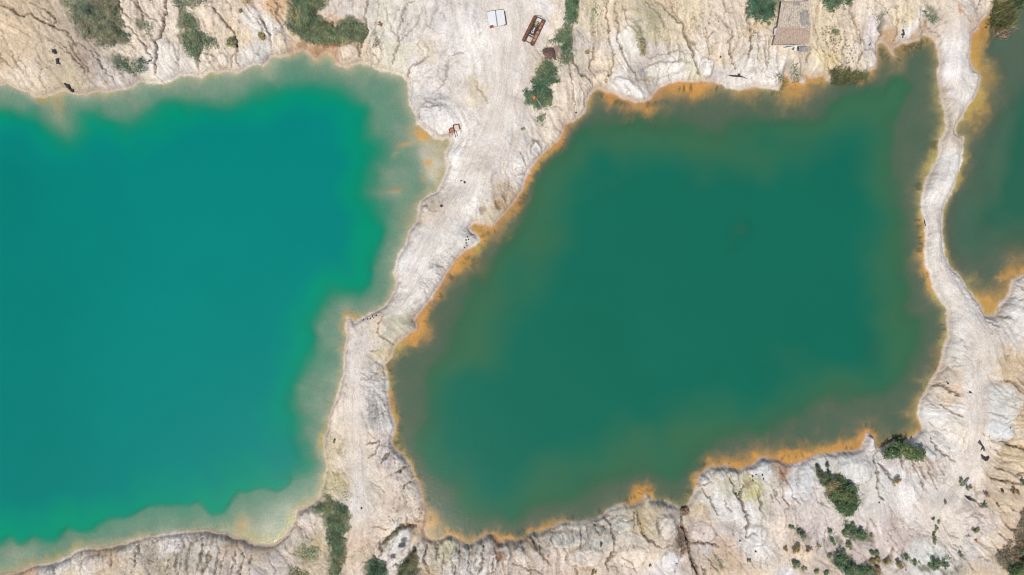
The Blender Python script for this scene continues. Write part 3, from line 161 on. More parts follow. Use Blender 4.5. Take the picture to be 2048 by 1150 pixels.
# ------------------------------------------------------------------ coarse field grid
def axis(lo, hi, step, g, far):
    core = np.arange(lo, hi + step * .5, step); out = []; s = step; p = core[-1]
    while p < far: s *= g; p += s; out.append(p)
    out2 = []; s = step; p = core[0]
    while p > -far: s *= g; p -= s; out2.append(p)
    return np.array(out2[::-1] + list(core) + out)
cx = axis(-60, 2108, 3.0, 1.3, 26000); cy = axis(-60, 1210, 3.0, 1.3, 26000)
CX, CY = np.meshgrid(cx, cy); CX = CX.astype(np.float32); CY = CY.astype(np.float32)
def sdist(poly, X, Y):
    d = np.full(X.shape, 1e12, np.float32); ins = np.zeros(X.shape, bool); n = len(poly)
    for i in range(n):
        x0, y0 = poly[i]; x1, y1 = poly[(i + 1) % n]
        ex, ey = x1 - x0, y1 - y0; L = ex * ex + ey * ey
        if L < 1e-6: continue
        t = np.clip(((X - x0) * ex + (Y - y0) * ey) / L, 0, 1)
        dd = (X - x0 - t * ex) ** 2 + (Y - y0 - t * ey) ** 2
        np.minimum(d, dd, out=d)
        if y0 != y1:
            c = ((Y > y0) != (Y > y1)) & (X < (Y - y0) * ex / ey + x0)
            ins ^= c
    d = np.sqrt(d); return np.where(ins, d, -d)
dL = [sdist(p, CX, CY) for p in (L1, L2, L3)]; dT = [sdist(p, CX, CY) for p in (T1, T2, T3)]
def lerpgrid(F, fx, fy):
    ix = np.clip(np.floor(fx).astype(np.int32), 0, F.shape[1] - 2); iy = np.clip(np.floor(fy).astype(np.int32), 0, F.shape[0] - 2)
    tx = np.clip(fx - ix, 0, 1).astype(np.float32); ty = np.clip(fy - iy, 0, 1).astype(np.float32)
    if F.ndim == 3: tx = tx[..., None]; ty = ty[..., None]
    return (F[iy, ix] * (1 - tx) + F[iy, ix + 1] * tx) * (1 - ty) + (F[iy + 1, ix] * (1 - tx) + F[iy + 1, ix + 1] * tx) * ty
# inverse-distance fields
def idw(pts, vals, X, Y, p=3.2):
    acc = np.zeros(X.shape + (vals.shape[1],), np.float32); ws = np.zeros(X.shape, np.float32)
    for (x, y), v in zip(pts, vals):
        wgt = 1.0 / (((X - x) ** 2 + (Y - y) ** 2 + 60.0) ** (p / 2)); ws += wgt; acc += wgt[..., None] * v.astype(np.float32)
    return acc / ws[..., None]
ic = (np.abs(CX - 1024) < 1e9)
cpv = []
for x, y, dx, dy, a, c in CP:
    th = math.atan2(dy, dx); cpv.append([math.cos(2 * th), math.sin(2 * th), a] + list(alb(c)))
qs = 2
QX, QY = CX[::qs, ::qs], CY[::qs, ::qs]
FLD = idw([(c[0], c[1]) for c in CP], np.array(cpv), QX, QY, 4.4)
orv = np.array([[o[2], o[3], o[4]] for o in OR])
ORF = idw([(o[0], o[1]) for o in OR], orv, QX, QY, 4.0)

# ------------------------------------------------------------------ fine grid
STEP = 1.5
gx = axis(-36, 2084, STEP, 1.28, 25000); gy = axis(-36, 1186, STEP, 1.28, 25000)
X, Y = np.meshgrid(gx, gy); X = X.astype(np.float32); Y = Y.astype(np.float32)
NY, NX = X.shape
ci0 = int(np.searchsorted(gx, -36)); cj0 = int(np.searchsorted(gy, -36))
ncx = int(round((2084 + 36) / STEP)) + 1; ncy = int(round((1186 + 36) / STEP)) + 1
fade = 1 - sstep(40, 400, np.maximum(np.maximum(-X, X - 2048), np.maximum(-Y, Y - 1150)))
def FX(x): return np.interp(x, cx, np.arange(len(cx)))
def FY(y): return np.interp(y, cy, np.arange(len(cy)))
wx1 = fbm(X, Y, 14, 11, 4, .6) * 3.6; wy1 = fbm(X, Y, 14, 23, 4, .6) * 3.6
fx, fy = FX(X + wx1), FY(Y + wy1)
dl = [lerpgrid(d, fx, fy) for d in dL]
wx2 = fbm(X, Y, 55, 31, 3) * 16; wy2 = fbm(X, Y, 55, 37, 3) * 16
gx2, gy2 = FX(X + wx2), FY(Y + wy2)
dt = [lerpgrid(d, gx2, gy2) for d in dT]
DL = np.maximum(np.maximum(dl[0], dl[1]), dl[2])         # >0 in water (px)
lake = np.argmax(np.stack(dl), 0)
DT = np.choose(lake, dt)
wx3 = fbm(X, Y, 40, 41, 4, .65) * 26; wy3 = fbm(X, Y, 40, 47, 4, .65) * 26
fld = lerpgrid(FLD, FX(X + wx3) / qs, FY(Y + wy3) / qs)
fld0 = lerpgrid(FLD, FX(X) / qs, FY(Y) / qs)
orf = lerpgrid(ORF, FX(X + wx1 * 2) / qs, FY(Y + wy1 * 2) / qs)
# downhill angle: hand-given on land, shore normal in water and right at the bank
gyd, gxd = np.gradient(DL[cj0:cj0 + ncy, ci0:ci0 + ncx])
for _ in range(3):
    for A in (gyd, gxd): A[1:-1, 1:-1] = (A[1:-1, 1:-1] * 2 + A[:-2, 1:-1] + A[2:, 1:-1] + A[1:-1, :-2] + A[1:-1, 2:]) / 6
cX = X[cj0:cj0 + ncy, ci0:ci0 + ncx]; cY = Y[cj0:cj0 + ncy, ci0:ci0 + ncx]; cD = DL[cj0:cj0 + ncy, ci0:ci0 + ncx]
f0 = fld0[cj0:cj0 + ncy, ci0:ci0 + ncx]
ths = np.arctan2(gyd, gxd); ws = np.where(cD > 0, 1.0, 0.75 * np.exp(cD / 7.0))
c2 = np.cos(2 * ths) * ws + f0[..., 0] * (1 - ws); s2 = np.sin(2 * ths) * ws + f0[..., 1] * (1 - ws)
jit = fbm(cX, cY, 34, 53, 2) * 1.1
th = 0.5 * np.arctan2(s2, c2) + jit * np.where(cD > 0, .15, 1.0)
ux, uy = np.cos(th).astype(np.float32), np.sin(th).astype(np.float32)
rng = np.random.default_rng(5)
def lic(noise, nst):
    acc = noise.copy()
    jj, ii = np.mgrid[0:ncy, 0:ncx].astype(np.float32)
    for sg in (1, -1):
        px, py = ii.copy(), jj.copy(); pux, puy = ux * sg, uy * sg
        for k in range(nst):
            px += pux; py += puy
            ix = np.clip(px + .5, 0, ncx - 1).astype(np.int32); iy = np.clip(py + .5, 0, ncy - 1).astype(np.int32)
            acc += noise[iy, ix]
            nx_, ny_ = ux[iy, ix], uy[iy, ix]
            s_ = np.sign(nx_ * pux + ny_ * puy); s_[s_ == 0] = 1
            pux, puy = nx_ * s_, ny_ * s_
    acc /= (2 * nst + 1); acc -= acc.mean(); return acc / acc.std()
n1 = rng.random((ncy, ncx), dtype=np.float32) * .8 + fbm(cX, cY, 5, 61, 2)
n2 = fbm(cX, cY, 9, 67, 2)
lA = lic(n1, 12); lB = lic(n2, 22)
n3 = fbm(cX, cY, 4.6, 363, 2)
lC = lic(n3, 13)
n4 = fbm(cX, cY, 8.5, 367, 2); lD = lic(n4, 16)
def full(c, fill=0.0):
    F = np.full((NY, NX), fill, np.float32); F[cj0:cj0 + ncy, ci0:ci0 + ncx] = c; return F
LA, LB = full(lA), full(lB); LC, LD = full(lC, 3.0), full(lD, 3.0)
thin = np.clip(1 - np.abs(LC - .35) / .20, 0, 1) * sstep(-.3, .5, LB); thin2 = np.clip(1 - np.abs(LD + .2) / .13, 0, 1)
amp = np.clip(fld[..., 2], 0, 1.1)

# ------------------------------------------------------------------ gully carving
def segd(pts, X, Y):
    d = np.full(X.shape, 1e9, np.float32); tt = np.zeros(X.shape, np.float32); n = len(pts) - 1
    for i in range(n):
        x0, y0 = pts[i]; x1, y1 = pts[i + 1]; ex, ey = x1 - x0, y1 - y0; L = ex * ex + ey * ey + 1e-6
        t = np.clip(((X - x0) * ex + (Y - y0) * ey) / L, 0, 1); dd = (X - x0 - t * ex) ** 2 + (Y - y0 - t * ey) ** 2
        m = dd < d; d = np.where(m, dd, d); tt = np.where(m, (i + t) / n, tt)
    return np.sqrt(d), tt
carve = np.zeros((ncy, ncx), np.float32); crack = np.zeros((ncy, ncx), np.float32)
jx = fbm(cX, cY, 10, 71, 4, .65) * 5.5; jy = fbm(cX, cY, 10, 77, 4, .65) * 5.5
for pts, wd, dp in GU:
    xs = [p[0] for p in pts]; ys = [p[1] for p in pts]; m = wd * 2 + 8
    i0 = max(0, int((min(xs) - m + 36) / STEP)); i1 = min(ncx, int((max(xs) + m + 36) / STEP) + 1)
    j0 = max(0, int((min(ys) - m + 36) / STEP)); j1 = min(ncy, int((max(ys) + m + 36) / STEP) + 1)
    if i1 <= i0 or j1 <= j0: continue
    sl_ = (slice(j0, j1), slice(i0, i1))
    d, t = segd(pts, cX[sl_] + jx[sl_], cY[sl_] + jy[sl_])
    wv = wd * .30 * (0.55 + 0.6 * np.sin(np.clip(t, 0.02, .98) * PI)) * (1 + .5 * fbm(cX[sl_], cY[sl_], 12, 5, 1))
    k = np.exp(-(d / np.maximum(wv, .95)) ** 2)
    carve[sl_] = np.maximum(carve[sl_], dp * k); crack[sl_] = np.maximum(crack[sl_], k * min(1, dp * 1.25))
# natural drainage: priority-flood flow routing on a coarse copy of the slopes
kx = 1
hX, hY, hD = cX[::kx, ::kx], cY[::kx, ::kx], cD[::kx, ::kx]
hA = lB[::kx, ::kx]
hh = np.where(hD > 0, -1.0, 0.05 * -hD + 0.9 * (1 - np.exp(hD / 30.0))) + fbm(hX, hY, 70, 81, 5, .6) * 2.2 + hA * .12 - carve[::kx, ::kx] * 1.5
hh = np.where(hD > 0, -5.0, hh)
hn, wn = hh.shape; hf = hh.ravel().tolist(); N = hn * wn
state = bytearray(N); rec = [-1] * N; order = []; heap = []
seed_m = (hD > 0).ravel()
nbw = np.zeros((hn, wn), bool); wm = hD > 0
nbw[1:, :] |= wm[:-1, :]; nbw[:-1, :] |= wm[1:, :]; nbw[:, 1:] |= wm[:, :-1]; nbw[:, :-1] |= wm[:, 1:]
edge = nbw & ~wm; edge[0, :] |= ~wm[0, :]; edge[-1, :] |= ~wm[-1, :]; edge[:, 0] |= ~wm[:, 0]; edge[:, -1] |= ~wm[:, -1]
for i in np.nonzero(seed_m)[0]: state[i] = 1
for i in np.nonzero(edge.ravel())[0].tolist(): state[i] = 1; heap.append((hf[i], i))
heapq.heapify(heap)
offs = [(-1, -1), (0, -1), (1, -1), (-1, 0), (1, 0), (-1, 1), (0, 1), (1, 1)]
while heap:
    z, i = heapq.heappop(heap); order.append(i); r, c = divmod(i, wn)
    for dx, dy in offs:
        a, b = c + dx, r + dy
        if a < 0 or b < 0 or a >= wn or b >= hn: continue
        j = b * wn + a
        if state[j]: continue
        state[j] = 1; rec[j] = i; zz = hf[j]; heapq.heappush(heap, (zz if zz > z else z + 1e-5, j))
acc = [1.0] * N
for i in reversed(order):
    if rec[i] >= 0: acc[rec[i]] += acc[i]
acc = np.array(acc, np.float32).reshape(hn, wn)
fl = sstep(3.9, 7.6, np.log(acc)).astype(np.float32)
flow = lerpgrid(fl, ((cX + 36) / STEP + fbm(cX, cY, 8, 91, 3, .6) * 1.8) / kx, ((cY + 36) / STEP + fbm(cX, cY, 8, 97, 3, .6) * 1.8) / kx)
flow = full(flow); CARVE = full(carve); CRACK = full(crack)

# ------------------------------------------------------------------ land height (m)
land = np.maximum(-DL, 0)
steep = (lake == 1) * sstep(760, 860, Y)
bankk = np.clip(1 + fbm(X, Y, 60, 101, 2) * 1.2, .4, 1.6)
z = 0.03 + 0.05 * np.minimum(land, 5) / 5 + 0.22 * sstep(3.5, 6.5, land) + bankk * 1.15 * (1 - np.exp(-np.maximum(land - 5 + 4.2 * steep, 0) / 9)) + 3.2 * (1 - np.exp(-land / 120)) + 6 * (1 - np.exp(-land / 1500))
ero = sstep(4, 16, land)
z += ero * amp * (fbm(X, Y, 40, 111, 6, .55) * .72 * fade)
z += ero * ((fbm(X, Y, 9, 121, 3, .7) * .20 + vnoise(X, Y, 3.2, 127) * .12) * (.06 + amp)) * fade
rill = np.clip(LB * .5 + LA * .35, -2, 2)
rv = -np.abs(rill) ** .8                                   # sharp V rills between rounded ribs
ribw = amp * sstep(2, 9, land)
z += ribw * (rill * .11 + (rv + .55) * .15 + LA * .045)
z -= (thin * .07 + thin2 * .12) * ribw
z -= flow * ero * (.12 + .40 * amp) * fade
z -= CARVE * 0.85 * sstep(0, 5, land)
# pale knolls and lobes standing proud of the slope: x, y, rx, ry, angle, height m, colour
MO = [(803,1075,34,17,-50,1.3,(230,228,222)),(1330,1045,18,23,0,1.0,(227,217,205)),(1335,1112,16,24,0,.6,(229,227,226)),(1515,935,22,12,-20,1.,(218,217,214)),(1465,946,10,11,0,.8,(222,220,214)),(1440,947,12,9,0,.7,(215,212,204)),(1404,957,11,9,0,.7,(226,224,220)),(1740,885,12,14,0,.9,(221,219,213)),(1700,936,34,23,0,.8,(226,225,222)),(1610,960,16,36,10,.8,(222,222,222)),(1985,800,36,36,0,.5,(217,216,210)),(1975,855,30,20,20,.5,(213,215,216)),(1848,905,10,18,-35,.9,(227,226,225)),(1325,141,45,13,-8,.8,(229,223,215)),(1258,180,32,12,32,.8,(231,227,223)),(1410,137,13,17,-30,.6,(227,225,221)),(1075,300,22,16,-30,.5,(227,224,219)),(853,417,9,7,0,.4,W_),(880,238,42,24,28,.8,(228,225,222)),(698,108,18,13,-20,.7,(227,209,189)),(350,112,13,27,-15,.8,(228,220,208)),(418,118,16,9,0,.7,(228,218,205)),(448,122,10,12,0,.7,(226,214,200)),(515,120,8,11,0,.7,(216,215,213)),(566,86,9,20,-20,.7,(228,213,193)),(530,60,7,22,-25,.8,(231,227,223)),(1830,1090,38,28,20,.5,(217,218,214)),(1240,1045,25,15,-5,.6,(214,211,202)),(1130,1075,40,15,0,.6,(210,206,198)),(1170,1108,34,18,0,.7,(231,219,207)),(1260,1105,28,22,0,.5,(228,214,198)),(1400,1060,25,20,0,.6,(224,210,200)),(2028,642,22,34,-35,.5,(222,219,212)),(1500,1060,24,18,0,.5,(226,223,219)),(500,1130,.1,.1,0,0,W_),(140,1125,10,8,0,.5,(232,226,218)),(105,1142,10,8,0,.5,(228,222,214)),(200,1122,26,14,0,.5,(226,214,203)),(1200,165,18,20,0,.6,(224,208,188)),(1160,130,.1,.1,0,0,W_),(1710,110,14,30,8,.6,(224,212,196)),(1735,120,18,22,0,.7,(226,216,204)),(595,1040,14,16,-20,.6,(226,216,206)),(620,1035,16,14,0,.5,(222,212,200)),(610,90,.1,.1,0,0,W_),(1010,1105,10,22,0,.8,(214,206,198)),(985,1120,9,24,0,.8,(220,214,208)),(935,1110,10,26,0,.9,(220,216,212)),(960,1105,9,24,0,.8,(217,213,208)),(912,1115,8,22,0,.8,(210,206,196)),(845,1100,9,18,5,.7,(215,208,200)),(1040,1095,9,14,10,.7,(206,200,194)),(1062,1072,8,10,0,.7,(202,196,190)),(890,1085,12,7,0,.7,(212,208,176)),(1210,1040,14,8,-20,.6,(208,203,192)),(1195,1060,16,10,0,.6,(190,186,178))]
moc = []
for x, y, rx, ry, an, h_, cl_ in MO:
    if h_ <= 0: continue
    ca, sa = math.cos(math.radians(an)), math.sin(math.radians(an)); dx_ = X + wx1 * 1.3 + wx3 * .12 - x; dy_ = Y + wy1 * 1.3 + wy3 * .12 - y
    r_ = np.sqrt(((dx_ * ca + dy_ * sa) / rx) ** 2 + ((-dx_ * sa + dy_ * ca) / ry) ** 2)
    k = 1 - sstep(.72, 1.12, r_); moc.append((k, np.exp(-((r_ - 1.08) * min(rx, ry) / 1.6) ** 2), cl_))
    z += k * h_ * .55 * sstep(1, 6, land) + np.clip(1 - r_, 0, 1) ** .6 * h_ * .25 * sstep(1, 6, land)
z = np.where(DL <= 0, np.maximum(z, 0.02 + land * .006), z)
# low plateau of the mound beside the pipe gully etc. comes from the stains / carving above
# ------------------------------------------------------------------ water optics and the lake bed
orw, ors, orc = orf[..., 0], orf[..., 1], orf[..., 2]
dS = np.maximum(DL, 0)
streak = full(lA) * .22 + full(lB) * .16
edgeN = 1.12 + .9 * fbm(X, Y, 26, 131, 4, .6) + streak * .30
blot = np.clip(1 + 2.0 * fbm(X, Y, 48, 133, 4, .6), .68, 1.22)
orange = np.clip(ors * blot * np.where(lake == 0, .8, 1.0) * np.exp(-(dS / np.maximum(orw * edgeN, 1.5)) ** 2 * .9) * 1.15, 0, 1)
tS = dS / (dS + 7 * np.log1p(np.exp(np.clip(-DT / 7, -20, 20))) + 1e-3)
isl = (lake == 0)
a_sh = np.where(isl, .10 + .36 * (1 - np.exp(-dS / 9)) + .20 * tS ** 2, .16 + .55 * (1 - np.exp(-dS / 9)) + .08 * tS ** 1.5)
a_sh = a_sh + fbm(X, Y, 45, 141, 4) * .14 * sstep(2, 20, dS) + streak * .05 * np.exp(-dS / 25)
wd_ = np.where(isl, np.where(Y > 960, 5.0, 14.0), 13.0) * np.clip(1 + 1.0 * fbm(X, Y, 160, 151, 2), .5, 1.8)
inT = sstep(-1.2, 3.2, DT / wd_ + .2)
al = a_sh + (1 - a_sh) * inT
stn = np.zeros_like(al)
for x, y, rx, ry, am, sc_ in SH:
    k = np.exp(-(((X + wx2 * .5 - x) / rx) ** 2 + ((Y + wy2 * .5 - y) / ry) ** 2)); al = al - am * k * (1 if am > 0 else 1.0); stn = np.maximum(stn, sc_ * k * .9)
al = al * (1 - .72 * orange) ; al = np.clip(al, .02, 1.0) * sstep(-.5, 2.5, dS)
al = np.clip(al, 0.0, .9985)
depth = -np.log(1 - al) / np.where(isl, .55, .75)
depth = np.minimum(depth, 9.0)
zb = -0.02 - depth * .55
Z = np.where(DL > 0, zb - 0.0, z)
# ------------------------------------------------------------------ ground colours (surface colours plus painted crack shade)
col = fld[..., 3:6].copy()
mott = fbm(X, Y, 10, 161, 4, .7); mott2 = fbm(X, Y, 60, 167, 4, .6)
col *= np.array([.985, .965, .925], np.float32)
mott3 = vnoise(X, Y, 3.4, 163) + .7 * vnoise(X, Y, 1.9, 164)
col *= (1 + .13 * mott[..., None] + .15 * mott3[..., None] + .13 * mott2[..., None] * np.array([.85, 1.0, 1.2], np.float32))
col *= (1 + (LA * .068 + LB * .018)[..., None] * (.7 + .7 * amp[..., None]))
def mixc(col, k, c): k = np.clip(k, 0, 1)[..., None]; return col * (1 - k) + np.asarray(c, np.float32) * k
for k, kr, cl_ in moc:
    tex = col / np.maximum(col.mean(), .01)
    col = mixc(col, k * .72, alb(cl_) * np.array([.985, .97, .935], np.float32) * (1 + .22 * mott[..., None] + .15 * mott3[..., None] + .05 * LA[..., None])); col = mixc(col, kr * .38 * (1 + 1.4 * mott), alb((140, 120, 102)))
yel = sstep(.12, .5, fbm(X, Y, 38, 171, 3)) * .18 * amp
col = mixc(col, yel, alb((212, 196, 140)))
# brown silt in the channels, plus crack shade painted in as darker brown
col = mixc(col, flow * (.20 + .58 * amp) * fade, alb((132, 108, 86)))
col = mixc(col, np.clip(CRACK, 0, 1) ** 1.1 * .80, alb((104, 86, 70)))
col = mixc(col, (thin * .34 + thin2 * .46) * np.clip(amp * 1.15 - .08, 0, 1) * sstep(3, 9, land) * np.clip(1 + 2.5 * fbm(X, Y, 40, 373, 3), 0, 1.4), alb((140, 118, 98)))
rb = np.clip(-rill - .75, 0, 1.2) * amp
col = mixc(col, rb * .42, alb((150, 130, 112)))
# pebbles / grit specks
sp = vnoise(X, Y, 2.6, 181) + .5 * vnoise(X, Y, 1.7, 187)
col = mixc(col, sstep(.44, .58, sp) * .40 * (.2 + amp), alb((132, 120, 104)))
col = mixc(col, sstep(.36, .5, -sp) * .25, alb((238, 234, 228)))
for x, y, rx, ry, c, s_ in ST:
    if s_ <= 0: continue
    k = 1 - sstep(.55, 1.15, np.sqrt(((X + wx1 * .8 - x) / rx) ** 2 + ((Y + wy1 * .8 - y) / ry) ** 2) + mott * .7)
    col = mixc(col, k * s_, alb(c))
# old waterlines: damp pinkish beach, thin dark bathtub rings
beach = np.exp(-np.maximum(land - 1.5, 0) ** 2 / 26)
bk_ = np.where((lake == 1) & (Y > 800), .12, .60) * np.clip(1 + 2.2 * fbm(X, Y, 50, 193, 2), .15, 1.2)
col = mixc(col, beach * bk_, alb((194, 175, 153)))
for r0, wv, st_ in ((5.2, 1.1, .35), (8.6, 1.0, .22), (2.0, .9, .15)):
    ring = np.exp(-((land + fbm(X, Y, 30, 191, 2) * 3 - r0) / wv) ** 2); col = mixc(col, ring * st_ * np.where(isl, 1, .6) * (1 - .8 * steep), alb((128, 104, 86)))
# rust seeping just above the waterline where the bed is stained
col = mixc(col, ors * np.clip(1 - orc, 0, 1) * np.exp(-land / 2.2) * .7 * (dl[0] < -3), alb((190, 120, 60)))
# wheel tracks on the roads: polylines (x,y), half gauge, strength
TR = [([(1045,-30),(1038,40),(1028,120),(1018,200),(998,270),(970,330),(935,400)],5,.45),([(1075,60),(1062,120),(1052,190),(1040,260),(1018,320),(1000,360)],4,.4),([(975,120),(982,180),(968,250),(940,320),(905,390),(870,440),(840,500),(812,560)],6,.5),([(1012,-20),(1000,40),(1004,110),(1010,180),(985,250)],5,.4),([(728,760),(726,840),(722,900),(730,960)],4,.4),([(1922,20),(1926,90),(1918,160),(1908,220)],4,.3),([(1895,290),(1885,340),(1872,400),(1868,450)],5,.3),([(1962,720),(1950,800),(1940,880),(1915,940),(1880,990),(1840,1020)],5,.45),([(1945,680),(1930,650),(1900,600),(1878,560),(1865,520)],5,.4),([(1030,-30),(1020,60),(1012,140),(1000,220),(975,290),(945,360),(905,430),(868,490),(838,550),(800,605)],7,.5),([(1000,-30),(985,60),(1000,150),(990,230),(960,300),(925,380),(880,450)],6,.4),([(1058,130),(1050,180),(1042,250),(1030,300)],3,.4),([(960,0),(1010,120),(1020,200),(1005,280)],6,.35),([(735,660),(722,720),(716,800),(716,880),(722,950),(728,1010)],7,.6),([(708,660),(706,740),(702,820),(706,900),(716,960)],6,.4),([(1900,20),(1915,100),(1912,180)],6,.35),([(1872,470),(1880,530),(1912,580),(1945,640),(1958,690),(1948,760),(1935,830),(1930,890),(1900,950),(1860,1000)],7,.5),([(1940,690),(1936,760),(1945,820),(1940,880)],5,.45),([(2060,960),(2020,1040),(1985,1100),(1950,1160)],8,.35)]
for pts, hg, st_ in TR:
    d, t = segd(pts, cX + jx * .5, cY + jy * .5)
    k = full(np.exp(-((d - hg) / 1.3) ** 2) + .7 * np.exp(-((d - hg * .35) / 1.1) ** 2) + .5 * np.exp(-((d - hg * 1.5) / 1.2) ** 2) + .4 * np.exp(-((d - hg * 2.1) / 1.1) ** 2)); ln = .6 + .6 * full(fbm(cX, cY, 26, 201, 2))
    wide = full(np.exp(-(d / (hg * 2.0)) ** 2))
    col = mixc(col, wide * st_ * .7, alb((232, 225, 216))); col = mixc(col, k * st_ * ln * 1.35 * (1 - beach), alb((184, 166, 146)))
    Z -= np.where(DL < 0, k * st_ * .10 * np.clip(land / 10, 0, 1), 0)
# leaf litter and dark soil under the planted areas
from math import floor
def inpoly_mask(poly, grow=0):
    xs = [p[0] for p in poly]; ys = [p[1] for p in poly]; m = 20
    i0 = max(0, int((min(xs) - m + 36) / STEP)); i1 = min(ncx, int((max(xs) + m + 36) / STEP) + 1)
    j0 = max(0, int((min(ys) - m + 36) / STEP)); j1 = min(ncy, int((max(ys) + m + 36) / STEP) + 1)
    sl_ = (slice(j0, j1), slice(i0, i1)); return sl_, sdist(poly, cX[sl_] + jx[sl_] * 1.3, cY[sl_] + jy[sl_] * 1.3)
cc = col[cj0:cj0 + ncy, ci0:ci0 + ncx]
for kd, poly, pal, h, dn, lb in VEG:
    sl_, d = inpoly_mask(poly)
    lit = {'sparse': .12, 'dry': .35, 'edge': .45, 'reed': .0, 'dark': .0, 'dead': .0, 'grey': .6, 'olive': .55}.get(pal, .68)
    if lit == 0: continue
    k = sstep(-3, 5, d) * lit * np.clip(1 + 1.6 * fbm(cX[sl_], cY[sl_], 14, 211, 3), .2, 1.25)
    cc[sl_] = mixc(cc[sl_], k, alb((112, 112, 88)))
# ---- bed colours
bedL = alb((198, 190, 178)); bedR = alb((172, 158, 138), 1.0)
bed = np.where(isl[..., None], bedL, bedR) * (1 + .2 * fbm(X, Y, 30, 221, 4)[..., None] + .10 * streak[..., None])
oc0, oc1, oc2 = alb((216, 156, 88)), alb((194, 172, 108)), alb((150, 96, 56))
k1 = np.clip(orc, 0, 1)[..., None]; k2 = np.clip(orc - 1, 0, 1)[..., None] * 1.6
ocol = oc0 * (1 - k1) + oc1 * k1; ocol = ocol * (1 - np.clip(k2, 0, 1)) + oc2 * np.clip(k2, 0, 1)
ocol = ocol * (1 + .25 * fbm(X, Y, 12, 231, 3)[..., None] + .16 * np.clip(streak, -1, 1)[..., None])
bed = bed * (1 - orange[..., None]) + ocol * orange[..., None]
bed = bed * (1 - stn[..., None]) + alb((216, 162, 90)) * stn[..., None]
weed = sstep(.25, .55, full(lA) * .25 + fbm(X, Y, 26, 241, 2)) * np.exp(-((dS - 9) / 9) ** 2) * np.where(lake == 1, .6, .15)
bed = mixc(bed, weed, alb((70, 66, 44)))
kshore = sstep(0.2, 3.5, DL)[..., None]
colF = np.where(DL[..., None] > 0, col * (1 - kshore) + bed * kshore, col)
colF = np.clip(colF, .01, .80)
# suspended colour of each lake; the left one also darkens towards the left edge
c = alb
far_ = sstep(-5, 85, DT + 50 * fbm(X, Y, 150, 255, 3))[..., None]
dcL = c((0, 147, 111)) * (1 - far_) + c((0, 132, 121)) * far_
lft = (1 - sstep(0, 330, X))[..., None] * sstep(20, 120, DT)[..., None] * .55
dcL = dcL * (1 - lft) + c((0, 121, 108)) * lft
far2 = sstep(-5, 130, DT + 90 * fbm(X, Y, 170, 251, 3))[..., None]
dcR = c((60, 110, 78)) * (1 - far2) + c((20, 107, 85)) * far2
far3 = sstep(-5, 70, DT + 40 * fbm(X, Y, 90, 257, 3))[..., None]
dc3 = c((76, 106, 84)) * (1 - far3) + c((44, 100, 78)) * far3
deep = np.where((lake == 0)[..., None], dcL, np.where((lake == 1)[..., None], dcR, dc3))
turb = (1 - sstep(-.9, 1.6, DT / wd_ + .6))[..., None] * np.where(isl, .30, .70)[..., None]
deep = deep * (1 - turb) + np.where((lake == 0)[..., None], c((112, 158, 132)), c((90, 108, 90))) * turb
deep = deep * .92 * (1 + .05 * fbm(X, Y, 120, 261, 4)[..., None])

# ------------------------------------------------------------------ height lookup for things standing on the ground
zc = Z[cj0:cj0 + ncy, ci0:ci0 + ncx]
def H(px, py):
    fx_ = min(max((px + 36) / STEP, 0), ncx - 1.01); fy_ = min(max((py + 36) / STEP, 0), ncy - 1.01)
    i, j = int(fx_), int(fy_); a, b = fx_ - i, fy_ - j
    return float((zc[j, i] * (1 - a) + zc[j, i + 1] * a) * (1 - b) + (zc[j + 1, i] * (1 - a) + zc[j + 1, i + 1] * a) * b)
def HW(px, py): return max(H(px, py), 0.0)
def PW(px, py, dz=0.0):                    # photo pixel -> point on the ground (allows for height in the view)
    h = HW(px, py); k = (CAM_H - h) / (CAM_H - .6)
    return Vector(((px - 1024) * S * k, (575 - py) * S * k, h + dz))

# ------------------------------------------------------------------ materials
def mat_new(name):
    m = bpy.data.materials.new(name); m.use_nodes = True; n = m.node_tree; n.nodes.clear(); return m, n
def N_(n, t, **kw):
    x = n.nodes.new(t)
    for k, v in kw.items(): setattr(x, k, v)
    return x
def simple(name, c, rough=.8, metal=0, var=.25, scale=3.0, c2=None, bump=.3, coord='Object'):
    m, n = mat_new(name); b = N_(n, 'ShaderNodeBsdfPrincipled'); o = N_(n, 'ShaderNodeOutputMaterial')
    tc = N_(n, 'ShaderNodeTexCoord'); nz = N_(n, 'ShaderNodeTexNoise'); nz.inputs['Scale'].default_value = scale; nz.inputs['Detail'].default_value = 6; nz.inputs['Roughness'].default_value = .65
    n.links.new(tc.outputs[coord], nz.inputs['Vector'])
    r = N_(n, 'ShaderNodeValToRGB'); a = np.array(alb(c)); b2 = np.array(alb(c2)) if c2 is not None else a * (1 - var)
    r.color_ramp.elements[0].position = .38; r.color_ramp.elements[1].position = .62
    r.color_ramp.elements[0].color = (*[float(v) for v in b2], 1); r.color_ramp.elements[1].color = (*[float(v) for v in a * (1 + (0 if c2 is not None else var * .5))], 1)
    n.links.new(nz.outputs[0], r.inputs[0]); n.links.new(r.outputs[0], b.inputs['Base Color'])
    b.inputs['Roughness'].default_value = rough; b.inputs['Metallic'].default_value = metal
    bp = N_(n, 'ShaderNodeBump'); bp.inputs['Strength'].default_value = bump; bp.inputs['Distance'].default_value = .03
    n.links.new(nz.outputs[0], bp.inputs['Height']); n.links.new(bp.outputs[0], b.inputs['Normal']); n.links.new(b.outputs[0], o.inputs[0]); return m
